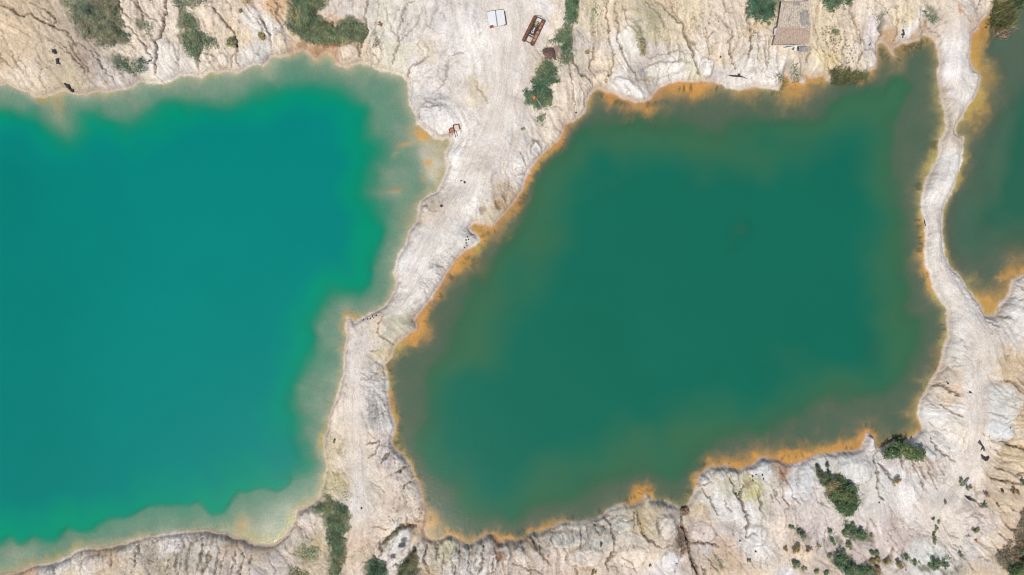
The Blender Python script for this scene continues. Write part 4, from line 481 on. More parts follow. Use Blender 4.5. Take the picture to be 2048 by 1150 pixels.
# ground
mg, n = mat_new('ground_clay')
b = N_(n, 'ShaderNodeBsdfPrincipled'); o = N_(n, 'ShaderNodeOutputMaterial'); at = N_(n, 'ShaderNodeAttribute', attribute_name='Col')
tc = N_(n, 'ShaderNodeTexCoord'); nz = N_(n, 'ShaderNodeTexNoise'); nz.inputs['Scale'].default_value = 3.2; nz.inputs['Detail'].default_value = 8; nz.inputs['Roughness'].default_value = .75
n.links.new(tc.outputs['Object'], nz.inputs['Vector'])
mr = N_(n, 'ShaderNodeMapRange'); mr.inputs['From Min'].default_value = .25; mr.inputs['From Max'].default_value = .75; mr.inputs['To Min'].default_value = .66; mr.inputs['To Max'].default_value = 1.30
n.links.new(nz.outputs[0], mr.inputs[0])
mx = N_(n, 'ShaderNodeVectorMath', operation='SCALE'); n.links.new(at.outputs['Color'], mx.inputs[0]); n.links.new(mr.outputs[0], mx.inputs['Scale'])
n.links.new(mx.outputs[0], b.inputs['Base Color']); b.inputs['Roughness'].default_value = .95; b.inputs['Specular IOR Level'].default_value = .15
bp = N_(n, 'ShaderNodeBump'); bp.inputs['Strength'].default_value = .5; bp.inputs['Distance'].default_value = .12
n.links.new(nz.outputs[0], bp.inputs['Height']); n.links.new(bp.outputs[0], b.inputs['Normal']); n.links.new(b.outputs[0], o.inputs[0])
# water: turbid body over a visible bed, with a real surface reflection
mw, n = mat_new('lake_water')
o = N_(n, 'ShaderNodeOutputMaterial'); at = N_(n, 'ShaderNodeAttribute', attribute_name='Deep'); aa = N_(n, 'ShaderNodeAttribute', attribute_name='Turbidity')
tc = N_(n, 'ShaderNodeTexCoord'); nz = N_(n, 'ShaderNodeTexNoise'); nz.inputs['Scale'].default_value = 1.6; nz.inputs['Detail'].default_value = 5; nz.inputs['Roughness'].default_value = .7
n.links.new(tc.outputs['Object'], nz.inputs['Vector'])
bp = N_(n, 'ShaderNodeBump'); bp.inputs['Strength'].default_value = .6; bp.inputs['Distance'].default_value = .035; n.links.new(nz.outputs[0], bp.inputs['Height'])
df = N_(n, 'ShaderNodeBsdfDiffuse'); n.links.new(at.outputs['Color'], df.inputs['Color']); n.links.new(bp.outputs[0], df.inputs['Normal'])
tr = N_(n, 'ShaderNodeBsdfTransparent'); tr.inputs[0].default_value = (.97, 1, .98, 1)
m1 = N_(n, 'ShaderNodeMixShader'); n.links.new(aa.outputs['Fac'], m1.inputs[0]); n.links.new(tr.outputs[0], m1.inputs[1]); n.links.new(df.outputs[0], m1.inputs[2])
gs = N_(n, 'ShaderNodeBsdfGlossy'); gs.inputs['Roughness'].default_value = .12; gs.inputs['Color'].default_value = (.6, .68, .66, 1); n.links.new(bp.outputs[0], gs.inputs['Normal'])
fr = N_(n, 'ShaderNodeFresnel'); fr.inputs['IOR'].default_value = 1.33; n.links.new(bp.outputs[0], fr.inputs['Normal'])
m2 = N_(n, 'ShaderNodeMixShader'); n.links.new(fr.outputs[0], m2.inputs[0]); n.links.new(m1.outputs[0], m2.inputs[1]); n.links.new(gs.outputs[0], m2.inputs[2])
n.links.new(m2.outputs[0], o.inputs[0])
# foliage (leaf colour stored per leaf)
mf, n = mat_new('foliage'); o = N_(n, 'ShaderNodeOutputMaterial'); at = N_(n, 'ShaderNodeAttribute', attribute_name='Col')
df = N_(n, 'ShaderNodeBsdfDiffuse'); tl = N_(n, 'ShaderNodeBsdfTranslucent'); ms = N_(n, 'ShaderNodeMixShader'); ms.inputs[0].default_value = .25
n.links.new(at.outputs['Color'], df.inputs[0]); n.links.new(at.outputs['Color'], tl.inputs[0]); n.links.new(df.outputs[0], ms.inputs[1]); n.links.new(tl.outputs[0], ms.inputs[2]); n.links.new(ms.outputs[0], o.inputs[0])
M = {'bark': simple('bark', (120, 104, 88)), 'rust': simple('rust', (142, 96, 76), .9, 0, scale=2.2, c2=(98, 66, 54)), 'rustlight': simple('rust_light', (200, 146, 116), .9, scale=1.6, c2=(152, 106, 84)),
 'rustdark': simple('rust_dark', (86, 66, 58), .9, scale=3, c2=(60, 48, 44)), 'white': simple('white_panel', (228, 229, 227), .5, var=.06, scale=1.2), 'whitedirty': simple('dirty_white', (205, 205, 208), .6, var=.2, scale=4),
 'black': simple('black_plastic_and_crevice', (52, 50, 54), .6, scale=5), 'dark': simple('dark_wood', (70, 60, 56), .85, scale=5), 'greywood': simple('grey_wood', (178, 166, 152), .9, scale=4),
 'roofbrown': simple('brown_roof_sheet', (192, 170, 150), .85, scale=2.2, c2=(160, 138, 122)), 'roofgrey': simple('weathered_roof_sheet', (212, 198, 178), .9, scale=2.4, c2=(160, 146, 132)), 'sheetgrey': simple('grey_sheet', (168, 160, 152), .8, scale=1.6, c2=(128, 120, 116)),
 'orange': simple('orange_plastic', (205, 112, 66), .5, var=.1), 'red': simple('red_paint', (150, 78, 66), .7, scale=5), 'yellow': simple('yellow_paint', (190, 168, 110), .7, scale=6), 'pale': simple('pale_wood', (226, 210, 186), .8, scale=4),
 'stone': simple('grey_stone', (150, 142, 134), .95, scale=3), 'stonedark': simple('dark_stone', (64, 60, 62), .9, scale=4), 'pipe': simple('grey_pipe', (120, 122, 126), .6, scale=4), 'brownmat': simple('brown_fibre', (128, 102, 92), .95, scale=2.5, c2=(90, 70, 64))}

# ------------------------------------------------------------------ mesh builders
C = sc.collection
def link(o, parent=None):
    C.objects.link(o)
    if parent is not None: o.parent = parent
    return o
def tag(o, label=None, cat=None, group=None, kind=None):
    if label: o['label'] = label
    if cat: o['category'] = cat
    if group: o['group'] = group
    if kind: o['kind'] = kind
    return o
def mesh_np(name, verts, faces4, mat, smooth=False, colors=None, cname='Col', fattr=None):
    me = bpy.data.meshes.new(name); nv = len(verts); nf = len(faces4)
    me.vertices.add(nv); me.vertices.foreach_set('co', np.ascontiguousarray(verts, np.float32).ravel())
    me.loops.add(nf * 4); me.loops.foreach_set('vertex_index', np.ascontiguousarray(faces4, np.int32).ravel())
    me.polygons.add(nf); me.polygons.foreach_set('loop_start', np.arange(nf, dtype=np.int32) * 4)
    if smooth: me.polygons.foreach_set('use_smooth', np.ones(nf, bool))
    me.update(calc_edges=True)
    if colors is not None:
        a = me.attributes.new(cname, 'FLOAT_COLOR', 'POINT'); cc_ = np.ones((nv, 4), np.float32); cc_[:, :3] = colors; a.data.foreach_set('color', cc_.ravel())
    if fattr is not None:
        a = me.attributes.new(fattr[0], 'FLOAT', 'POINT'); a.data.foreach_set('value', np.ascontiguousarray(fattr[1], np.float32))
    me.materials.append(mat); return bpy.data.objects.new(name, me)
class MB:
    def __init__(s): s.v = []; s.f = []
    def add(s, vs, fs): k = len(s.v); s.v += [tuple(v) for v in vs]; s.f += [tuple(i + k for i in f) for f in fs]
    def box(s, c, d, rz=0, tilt=(0, 0), bev=.0):
        R = Matrix.Rotation(rz, 3, 'Z') @ Matrix.Rotation(tilt[0], 3, 'X') @ Matrix.Rotation(tilt[1], 3, 'Y'); vs = []
        for sz in (-1, 1):
            for sx, sy in ((-1, -1), (1, -1), (1, 1), (-1, 1)): vs.append(Vector(c) + R @ Vector((sx * d[0] / 2, sy * d[1] / 2, sz * d[2] / 2)))
        s.add(vs, [(3, 2, 1, 0), (4, 5, 6, 7), (0, 1, 5, 4), (1, 2, 6, 5), (2, 3, 7, 6), (3, 0, 4, 7)])
    def tube(s, pts, r, n=8, cap=True):
        pts = [Vector(p) for p in pts]; rs = r if isinstance(r, (list, tuple)) else [r] * len(pts); vs = []
        for i, p in enumerate(pts):
            t = (pts[min(i + 1, len(pts) - 1)] - pts[max(i - 1, 0)]).normalized(); a = t.orthogonal().normalized() if abs(t.z) > .9 else t.cross(Vector((0, 0, 1))).normalized(); b_ = t.cross(a)
            for k in range(n): an = 2 * PI * k / n; vs.append(p + (a * math.cos(an) + b_ * math.sin(an)) * rs[i])
        fs = [(i * n + k, i * n + (k + 1) % n, (i + 1) * n + (k + 1) % n, (i + 1) * n + k) for i in range(len(pts) - 1) for k in range(n)]
        if cap: fs += [tuple(range(n))[::-1], tuple((len(pts) - 1) * n + k for k in range(n))]
        s.add(vs, fs)
    def blob(s, c, r, seed=0, n=10, m=6, rough=.25):
        vs = []; rr = random.Random(seed); ox = rr.random() * 50
        for j in range(m + 1):
            ph = PI * j / m
            for i in range(n):
                a = 2 * PI * i / n; d = Vector((math.sin(ph) * math.cos(a), math.sin(ph) * math.sin(a), math.cos(ph)))
                k = 1 + rough * (mnoise.noise(d * 1.6 + Vector((ox, 0, 0))) * 1.6)
                vs.append(Vector(c) + Vector((d.x * r[0], d.y * r[1], d.z * r[2])) * k)
        fs = [(j * n + i, (j + 1) * n + i, (j + 1) * n + (i + 1) % n, j * n + (i + 1) % n) for j in range(m) for i in range(n)]; s.add(vs, fs)
    def build(s, name, mat, parent=None, origin=(0, 0, 0), smooth=False, bevel=0):
        me = bpy.data.meshes.new(name); o_ = Vector(origin); me.from_pydata([tuple(Vector(v) - o_) for v in s.v], [], s.f); me.update(); me.materials.append(mat)
        if smooth:
            for p in me.polygons: p.use_smooth = True
        ob = bpy.data.objects.new(name, me)
        if parent is None: ob.location = origin
        link(ob, parent)
        if bevel:
            bm_ = ob.modifiers.new('b', 'BEVEL'); bm_.width = bevel; bm_.segments = 2
        return ob
def empty(name, loc, rz=0):
    e = bpy.data.objects.new(name, None); e.location = loc; e.rotation_euler = (0, 0, rz); e.empty_display_size = .5; link(e); return e

# ------------------------------------------------------------------ ground and lakes
def to_world(Xp, Yp, Zp):
    return np.stack([(Xp - 1024) * S, (575 - Yp) * S, Zp], -1).reshape(-1, 3)
idx = np.arange(NY * NX).reshape(NY, NX)
q = np.stack([idx[1:, :-1], idx[1:, 1:], idx[:-1, 1:], idx[:-1, :-1]], -1).reshape(-1, 4)
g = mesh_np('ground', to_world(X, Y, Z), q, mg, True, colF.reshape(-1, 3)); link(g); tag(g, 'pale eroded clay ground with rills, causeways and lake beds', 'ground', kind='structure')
zw = np.zeros_like(X)
for li, (nm, lb) in enumerate((('lake_water', 'bright turquoise lake on the left'), ('lake_water', 'dark green lake between the two causeways'), ('lake_water', 'olive green pond at the right edge'))):
    mk = dl[li] > -4; fm = (mk[1:, :-1] | mk[1:, 1:] | mk[:-1, 1:] | mk[:-1, :-1]) & (lake[1:, 1:] == li)
    qq = q.reshape(NY - 1, NX - 1, 4)[fm]; used, inv = np.unique(qq.ravel(), return_inverse=True)
    wv = to_world(X, Y, zw)[used]
    wo_ = mesh_np(nm, wv, inv.reshape(-1, 4), mw, True, np.clip(deep, 0, 1).reshape(-1, 3)[used], 'Deep', ('Turbidity', al.ravel()[used])); link(wo_); tag(wo_, lb, 'lake', kind='structure')

# ------------------------------------------------------------------ vegetation
def point_in(poly, x, y):
    r = False; n = len(poly); j = n - 1
    for i in range(n):
        xi, yi = poly[i]; xj, yj = poly[j]
        if (yi > y) != (yj > y) and x < (xj - xi) * (y - yi) / (yj - yi) + xi: r = not r
        j = i
    return r
def edge_d(poly, x, y):
    d = 1e9; n = len(poly)
    for i in range(n):
        x0, y0 = poly[i]; x1, y1 = poly[(i + 1) % n]; ex, ey = x1 - x0, y1 - y0; t = max(0, min(1, ((x - x0) * ex + (y - y0) * ey) / (ex * ex + ey * ey + 1e-9)))
        d = min(d, (x - x0 - t * ex) ** 2 + (y - y0 - t * ey) ** 2)
    return math.sqrt(d)
def leaves(pts, size, aspect, pal, rng, upright=0.0, origin=(0, 0, 0)):
    """pts: (n,3) world positions; each becomes one narrow leaf quad of random slope"""
    n = len(pts); pal_ = np.array([alb(c_) for c_ in pal])
    cl = np.array([vn for vn in rng.integers(0, len(pal), n)])
    colr = pal_[cl] * 1.85 * (0.66 + .68 * rng.random((n, 1)))
    # clumps share a tint
    hk = fbm(pts[:, 0], pts[:, 1], 1.1, 7, 2)[:, None]; hk2 = fbm(pts[:, 0], pts[:, 1], 4.5, 9, 3)[:, None]
    colr = colr * (1 + .55 * hk + .45 * hk2); colr = colr * .74 + colr.mean(1, keepdims=True) * .30 * np.array([1.12, 1.0, .88]); colr = colr * (1 + .5 * hk2 * np.array([1, 0, -.2])); colr = np.clip(colr, .005, .6)
    a = rng.random(n) * 2 * PI; t = (rng.random(n) * 1.1 + .05) if upright == 0 else (PI / 2 - rng.random(n) * upright)
    u = np.stack([np.cos(a) * np.cos(t), np.sin(a) * np.cos(t), np.sin(t)], 1)
    v = np.stack([-np.sin(a), np.cos(a), (rng.random(n) - .5) * .8], 1); v /= np.linalg.norm(v, axis=1)[:, None]
    L = (size * (.6 + .8 * rng.random(n)))[:, None]; Wd = L * aspect
    p0 = pts - u * L * .5 * (0 if upright else 1)
    V = np.stack([p0, p0 + u * L * .45 + v * Wd * .5, p0 + u * L, p0 + u * L * .45 - v * Wd * .5], 1).reshape(-1, 3)
    F = np.arange(n * 4).reshape(n, 4); return V - np.array(origin), F, np.repeat(colr, 4, 0)
NR = np.random.default_rng(11); RR = random.Random(3)
def sample_patch(poly, dens, h, gap=0.0):
    xs = [p[0] for p in poly]; ys = [p[1] for p in poly]; A = (max(xs) - min(xs)) * (max(ys) - min(ys)) * S * S; n = int(A * dens); out = []
    Rx = NR.random((n, 2))
    px = min(xs) - 6 + Rx[:, 0] * (max(xs) - min(xs) + 12); py = min(ys) - 6 + Rx[:, 1] * (max(ys) - min(ys) + 12)
    qx = px + fbm(px, py, 9, 71, 3, .6) * 8; qy = py + fbm(px, py, 9, 77, 3, .6) * 8
    d = sdist(poly, qx.astype(np.float32), qy.astype(np.float32)); cl_ = fbm(px, py, 11, 301, 3)
    keep = (d > -2.5) & (cl_ > -.20 - np.clip(d, 0, 12) * .03 + gap) & (NR.random(n) < np.clip(.25 + d / 9, .15, 1))
    px, py, d, cl_ = px[keep], py[keep], d[keep], cl_[keep]
    for x, y, dd, q_ in zip(px.tolist(), py.tolist(), d.tolist(), cl_.tolist()):
        w_ = PW(x, y); hh_ = h * min(1, .35 + max(dd, 0) / 12) * (.55 + 1.1 * max(0, q_ + .35)); out.append((w_.x, w_.y, w_.z + hh_ * (RR.random() ** .5)))
    return np.array(out) if out else np.zeros((0, 3))
for kd, poly, pal, h, dn, lb in VEG:
    if kd == 'g':
        gap = {'sparse': .12, 'edge': .05, 'dry': -.05}.get(pal, -.2)
        P_ = sample_patch(poly, dn * 1.9, h, gap)
        if len(P_) < 4: continue
        V, F, Cc = leaves(P_, .34, .34, PAL[pal], NR)
        ob = mesh_np('scrub', V, F, mf, False, Cc); link(ob); tag(ob, lb, 'scrub', kind='stuff')
    else:
        P_ = sample_patch(poly, dn * 1.5, .25, -.2); V, F, Cc = leaves(P_, h * .8, .07, PAL[pal], NR, upright=1.15)
        ob = mesh_np('reeds', V, F, mf, False, Cc); link(ob); tag(ob, lb, 'reeds', kind='stuff')
def bush(name, px, py, r, h, pal, label, dens=80, squash=1.0, ang=0.0, group=None, shape=None, leaf=.30, pal2=None, n2=0):
    """shrub: stems + a leafy crown of several uneven clumps. r in px"""
    base = PW(px, py, -.03); e = empty(name, base); rm = r * S; tag(e, label, 'bush', group)
    rs = random.Random(int(px * 13 + py * 7)); cl = []
    if shape:
        for (sx, sy, sr) in shape: q_ = PW(sx, sy); cl.append(((q_.x - base.x), (q_.y - base.y), sr * S, q_.z - base.z))
    else:
        squash = squash * (.55 + .5 * rs.random()); ang = ang + rs.random() * PI
        for k in range(max(4, int(4 + r / 1.6))):
            a = rs.random() * 2 * PI; d = rs.random() ** .5 * rm * .86; x_, y_ = math.cos(a) * d, math.sin(a) * d * squash
            cl.append((x_ * math.cos(ang) - y_ * math.sin(ang), x_ * math.sin(ang) + y_ * math.cos(ang), rm * (.22 + .26 * rs.random()), 0))
    st = MB(); P_ = []; P2_ = []
    for (x_, y_, cr, dz) in cl:
        ch = h * (.35 + .85 * rs.random()); top = Vector((x_, y_, dz + ch * .75))
        if len(cl) < 40: st.tube([(x_ * .15, y_ * .15, 0 + dz * .3), (x_ * .6, y_ * .6, dz * .6 + ch * .35), top], [.05 + .02 * h, .035, .012], 5)
        n = int(4 * cr * cr * dens * (1 + .5 * rs.random())) + 14
        d = NR.normal(size=(n, 3)); d /= np.linalg.norm(d, axis=1)[:, None]; rad = NR.random(n) ** .5 * np.where(NR.random(n) < .12, 1.35, 1.0)
        k = 1 + .35 * np.sin(d[:, 0] * 5 + px) * np.cos(d[:, 1] * 4 + py)
        (P2_ if cl.index((x_, y_, cr, dz)) < n2 else P_).append(np.stack([x_ + d[:, 0] * rad * cr * k, y_ + d[:, 1] * rad * cr * k, dz + ch * .55 + np.abs(d[:, 2]) * rad * ch * .55 - .1 * rad], 1))
    st.build('stem', M['bark'], e)
    P_ = np.concatenate(P_); V, F, Cc = leaves(P_, leaf, .42, PAL[pal], NR)
    link(mesh_np('foliage', V, F, mf, False, Cc), e)
    if P2_:
        V, F, Cc = leaves(np.concatenate(P2_), leaf, .42, PAL[pal2], NR); link(mesh_np('foliage', V, F, mf, False, Cc), e)
    return e
BU = 'bushes scattered on the lower right slope'
bush('bush',1675,985,40,2.0,'bush','largest bush, long green crown with brown tips on the pale lower right slope',shape=[(1633,935,5),(1638,948,7),(1648,960,11),(1660,968,13),(1664,985,14),(1674,992,17),(1690,998,18),(1698,982,15),(1684,972,15),(1674,957,9),(1702,1005,14),(1690,1018,13),(1698,1022,9),(1680,1012,12),(1655,950,5),(1653,930,3.5)],dens=62,leaf=.42,pal2='tips',n2=5)
bush('bush',1805,898,40,1.9,'bush','wide dark green bush on the shore corner of the green lake',shape=[(1771,905,11),(1782,897,12),(1795,892,11),(1806,896,14),(1820,902,14),(1832,908,12),(1840,904,8),(1790,905,9),(1815,911,8),(1797,880,8)],dens=62,leaf=.42)
bush('bush',1792,962,8,.9,'olive','olive bush at the end of a brown gully below the wide shore bush',squash=.5)
for a in [(1463,111,8,.9,'mid','round scrubby bush with pale top above the turquoise shore, near the white outcrop','x'),(525,72,8,.8,'olive','small olive bush right of a pale ridge at the turquoise lake'),(463,88,12,1.0,'mid','round green bush beside an orange-tinted ridge above the turquoise shore')]:
    if len(a) == 6: bush('bush', a[0], a[1], a[2], a[3], a[4], a[5])
small = [(1583,1052,5.5,'green','lone round bush at the left end of the lower right scrub'),(1597,1063,6,'green','left of two touching bushes on the pale slope'),(1604,1072,7.5,'green','right of two touching bushes on the pale slope'),(1591,1095,10,'olive','olive bush with a brown rim on cream soil'),(1571,1097,5,'bushbrown','small brown bush left of the olive bush'),(1617,1098,7,'bushbrown','round brown bush right of the olive bush'),(1637,1089,5,'olive','tiny olive bush at the head of a fine crack'),
 (1659,1060,6,'green','upper of two bushes standing in line above a gully'),(1665,1081,7.5,'green','lower of two bushes standing in line above a gully'),(1688,1062,10,'green','left lobe bush of the big central clump'),(1702,1050,8,'green','top bush of the big central clump'),(1722,1070,12,'green','widest bush right of the central clump'),(1708,1064,9,'green','middle bush of the central clump'),(1697,1090,8,'mid','grey-green bush below the central clump'),(1659,1111,6,'mid','small round grey-green bush above the bottom thicket'),
 (1680,1105,9,'green','upper left bush of the bottom thicket'),(1680,1125,13,'green','left bush of the bottom thicket'),(1700,1138,15,'green','bottom bush of the thicket, cut by the frame'),(1727,1140,15,'green','broad dark bush of the bottom thicket, right of its centre'),(1748,1122,11,'olive','olive bush joining the bottom thicket to the brown one'),(1745,1102,9,'green','long bush reaching up from the bottom thicket'),(1752,1138,10,'bushbrown','brown bush low in the bottom thicket'),
 (1590,1127,9,'green','dark bush near the bottom edge left of the thicket'),(1607,1137,5,'mid','small grey bush right of the dark one near the bottom edge'),(1632,1143,7,'mid','grey-green bush at the bottom edge below the striped slope'),(1652,1147,6,'green','small bush touching the bottom edge'),(1773,1122,8,'olive','olive bush on a white ledge right of the thicket'),(1798,1128,9,'olive','rounded olive bush below the white ledge'),(1810,1114,7,'green','bush at the head of a curved gully'),(1830,1124,8,'green','bush lying along the curved gully'),
 (1866,1127,12,'green','large dark bush at the foot of the pale fan'),(1889,1130,7,'green','small bush touching the large one below the pale fan'),(1868,1082,6,'mid','lowest of a column of bushes in the pale bowl'),(1868,1068,5.5,'green','second lowest of a column of bushes in the pale bowl'),(1872,1055,6,'mid','third of a column of bushes in the pale bowl'),(1877,1044,4,'mid','fourth of a column of bushes in the pale bowl'),(1866,1037,3.5,'green','topmost of a column of bushes in the pale bowl'),
 (1920,1107,5.5,'green','small bush between rills below the beige road'),(1950,1058,8,'mid','greyish bush on a cream knoll left of the beige road'),(1933,1070,4.5,'green','little bush left of the greyish one on the cream knoll'),(1891,1004,4,'bushbrown','tiny round dark bush alone in the pale bowl'),(1974,990,6.5,'rust','rust-coloured bush right of the black scraps'),(2026,980,7.5,'bushbrown','dark brown bush near the right edge'),(2034,986,5,'olive','olive bush touching the dark brown one near the right edge'),
 (2045,964,6,'green','green bush cut by the right edge'),(1966,1007,5.5,'green','bright green bush below the rust-coloured one'),(1742,1070,4,'bushbrown','small brown bush right of the central clump'),(1951,1082,4,'rust','small rusty bush below the greyish one'),(1995,1010,3.5,'mid','tiny bush beside the beige road'),(1922,962,7,'mid','grey-green bush at the fork of the track'),(1937,975,6,'mid','lower bush at the fork of the track'),(1936,1012,0,'x','')]
for x, y, r, pal, lb in small:
    if r: bush('bush', x, y, r, .35 + r * .08, pal, lb + (', in the lower right' if 'edge' not in lb else ''), group=BU, dens=110, leaf=.26)
for x, y, r, pal, lb in [(1202,1090,4,'green','small green bush on the cliff edge south of the green lake'),(1299,1130,3.5,'green','bright small bush on the beige flat at the bottom edge'),(1187,1145,5,'olive','olive bush at the bottom edge left of a forked gully'),(1475,986,7,'bush','dark bush wedged in a gully between white cliffs'),(1497,1122,5,'mid','small bush right of the pipe gully near the bottom edge'),(1370,1022,9,'bushbrown','rust-brown bush at the mouth of the pipe gully'),(1175,105,6,'olive','small olive bush beside a rill in the upper middle'),(1490,25,5,'bushbrown','dark bush at the tip of the thicket left of the shed'),(480,22,4,'mid','small bush in a gully above the round bush'),(668,882,4,'mid','lone green tuft bush on the causeway edge'),(760,50,5,'bushbrown','small dark bush in the wash right of the broad thicket'),(1538,47,4,'green','small square-looking bush at the left corner of the shed'),(1672,65,8,'mid','pale grey bush on the pitted slope right of the shed'),(1045,258,4,'mid','small bush at the edge of the haul road near the green lake'),(2038,1138,22,'bush','large dark bush in the bottom right corner'),(2048,1105,14,'green','dark bush at the right edge above the corner')]:
    bush('bush', x, y, r, .4 + r * .07, pal, lb, dens=100)
# speckle plants on the pitted slopes
P_ = []
for cx_, cy_, rx, ry, n_ in ((1665,75,35,35,150),(1400,40,34,26,60),(1190,40,14,40,40),(1700,110,30,25,50),(800,1010,40,30,40),(820,1045,40,14,40),(1500,70,30,16,30),(1350,25,20,20,20),(1800,30,30,20,20),(320,1120,50,20,50),(1990,880,40,30,20),(1690,880,.1,.1,1),(60,140,60,40,20),(1260,1110,60,30,25),(1640,1090,80,40,60),(1830,1080,90,50,40)):
    for k in range(n_):
        x, y = cx_ + RR.gauss(0, rx * .5), cy_ + RR.gauss(0, ry * .5)
        if H(x, y) < .3: continue
        for q_ in range(5): w_ = PW(x + RR.gauss(0, .8), y + RR.gauss(0, .8)); P_.append((w_.x, w_.y, w_.z + .05 + .15 * RR.random()))
V, F, Cc = leaves(np.array(P_), .22, .5, PAL['olive'] + PAL['bushbrown'], NR); ob = mesh_np('weeds', V, F, mf, False, Cc); link(ob); tag(ob, 'tiny weeds dotted over the bare slopes', 'weeds', kind='stuff')

# ------------------------------------------------------------------ built things
def frame_at(px, py, ang):                     # ang: direction of local +X in photo, degrees clockwise from photo right
    return PW(px, py), -math.radians(ang)
# rusty pontoon: two long floats, machinery between
p, rz = frame_at(1067, 63, 116); e = empty('pontoon', p, rz); tag(e, 'rusty brown twin-float raft with a pump between its floats, on the white haul road', 'raft')
Lp = 54 * S; hw = 1.42
for sy in (-1, 1):
    m = MB(); y0 = sy * (hw - .28)
    m.tube([(-Lp / 2, y0, .42), (-Lp / 2 + .12, y0, .42), (Lp / 2 - .12, y0, .42), (Lp / 2, y0, .42)], [.28, .44, .44, .28], 14)
    for k in range(5): m.tube([(-Lp / 2 + .8 + k * (Lp - 1.6) / 4 - .03, y0, .42), (-Lp / 2 + .8 + k * (Lp - 1.6) / 4 + .03, y0, .42)], .46, 14)
    fo = m.build('float', M['rust'], e, smooth=False)
    m = MB(); m.box((0, y0 - sy * .42, .84), (Lp * .96, .12, .10)); m.build('side_rail', M['rustdark'], fo)
    m = MB(); m.box((0, y0 + sy * .36, .80), (Lp * .96, .10, .08)); m.build('side_rail', M['rust'], fo)
m = MB(); m.box((1.1, hw - .28, .83), (2.6, .62, .10)); m.build('deck_plate', M['rustlight'], e)
m = MB(); m.box((-1.6, hw - .28, .82), (1.9, .5, .12)); m.build('deck_plate', M['rustlight'], e)
for k, xx in enumerate((-Lp / 2 + .12, -1.9, -.75, .5, 1.7, Lp / 2 - .15)): m = MB(); m.box((xx, 0, .86), (.12, 2.9, .10)); m.build('crossbeam', M['rustdark'], e)
m = MB(); m.box((-.2, 0, .74), (2.8, 1.2, .05)); m.build('deck_grating', M['rustdark'], e)
m = MB(); m.tube([(.55, 0, .8), (.55, 0, 1.25)], .34, 14); pm = m.build('pump', M['whitedirty'], e)
m = MB(); m.tube([(.55, 0, 1.252), (.55, 0, 1.30)], .17, 12); m.build('inlet', M['black'], pm)
m = MB(); m.box((-.25, .03, 1.02), (.8, .34, .36)); m.box((-.25, .03, 1.25), (.5, .2, .1)); m.build('engine', M['whitedirty'], e, bevel=.03)
m = MB()
for k in range(4): m.tube([(-1.2 - .32 * k, -.28 + .1 * (k % 2), .98), (-1.05 - .32 * k, .3, 1.05 + .05 * k)], .09, 8)
m.box((-1.8, -.1, .92), (.8, .5, .1)); m.build('gear_bundle', M['yellow'], e)
m = MB(); m.tube([(-Lp / 2 + .1, -1.35, .9), (-Lp / 2 - .15, -.5, 1.3), (-Lp / 2 - .15, .5, 1.3), (-Lp / 2 + .1, 1.35, .9)], .045, 6); m.tube([(-Lp / 2 - .15, 0, 1.3), (-Lp / 2 - .5, .1, 1.3)], .04, 6); m.build('tow_bar', M['rustdark'], e)
# white panelled cabin roof lying low
p, rz = frame_at(993, 38.5, -8); e = empty('cabin', p, rz); tag(e, 'low white twin-panel cabin roof with a rusty red corner, standing alone on the white ground', 'cabin')
m = MB(); m.box((0, 0, .28), (4.1, 3.7, .5)); m.build('wall', M['whitedirty'], e)
for sx in (-1, 1):
    m = MB(); m.box((sx * 1.08, .02, .60), (1.9, 3.75, .07), 0, (0, sx * .06)); m.build('roof_panel', M['white'], e, bevel=.02)
m = MB(); m.box((.0, 0, .60), (.16, 3.7, .05)); m.build('ridge_gap', M['sheetgrey'], e)
m = MB(); m.box((2.2, -.1, .34), (.16, 3.4, .1)); m.box((0, 1.98, .5), (4.0, .10, .12)); m.build('frame_rail', M['rustdark'], e)
m = MB(); m.box((-1.45, -1.85, .66), (.95, .62, .14), .1); m.build('rusty_corner', M['red'], e)
m = MB(); m.box((1.9, -1.8, .62), (.55, .25, .08), .3); m.build('loose_flap', M['rustlight'], e)
# small rusty tray frame
p, rz = frame_at(909, 263, -12); p.z = max(H(905, 255), H(918, 252), H(915, 262), H(900, 262), H(898, 252), H(922, 272)) + .08; e = empty('steel_frame', p, rz); e.scale = (1.18, 1.18, 1); tag(e, 'small rusty steel frame of two offset trays near the turquoise lake', 'steel frame')
def tray(cx_, cy_, wx, wy, mt, mt2):
    m = MB(); m.box((cx_, cy_, .16), (wx - .1, wy - .1, .04)); m.build('tray', mt2, e)
    m = MB(); m.box((cx_, cy_ + wy / 2, .25), (wx, .14, .3)); m.box((cx_ + wx / 2, cy_, .25), (.14, wy - .15, .3)); m.box((cx_ - wx / 2, cy_, .25), (.14, wy - .15, .3)); m.build('rim', mt, e)
tray(.60, .50, 1.12, 1.15, M['rust'], M['pale']); tray(-.52, .12, 1.0, .8, M['red'], M['rustlight'])
m = MB(); m.box((.02, -.15, .35), (.16, 2.7, .14)); m.build('centre_beam', M['rustdark'], e)
m = MB(); m.box((1.22, -.5, .22), (.09, 1.2, .1)); m.build('side_arm', M['greywood'], e); m = MB(); m.box((-1.15, -.6, .2), (.14, 1.0, .1)); m.build('side_arm', M['rustlight'], e); m = MB(); m.box((-.6, -.25, .14), (1.0, .35, .03)); m.build('bottom_plate', M['rustlight'], e)
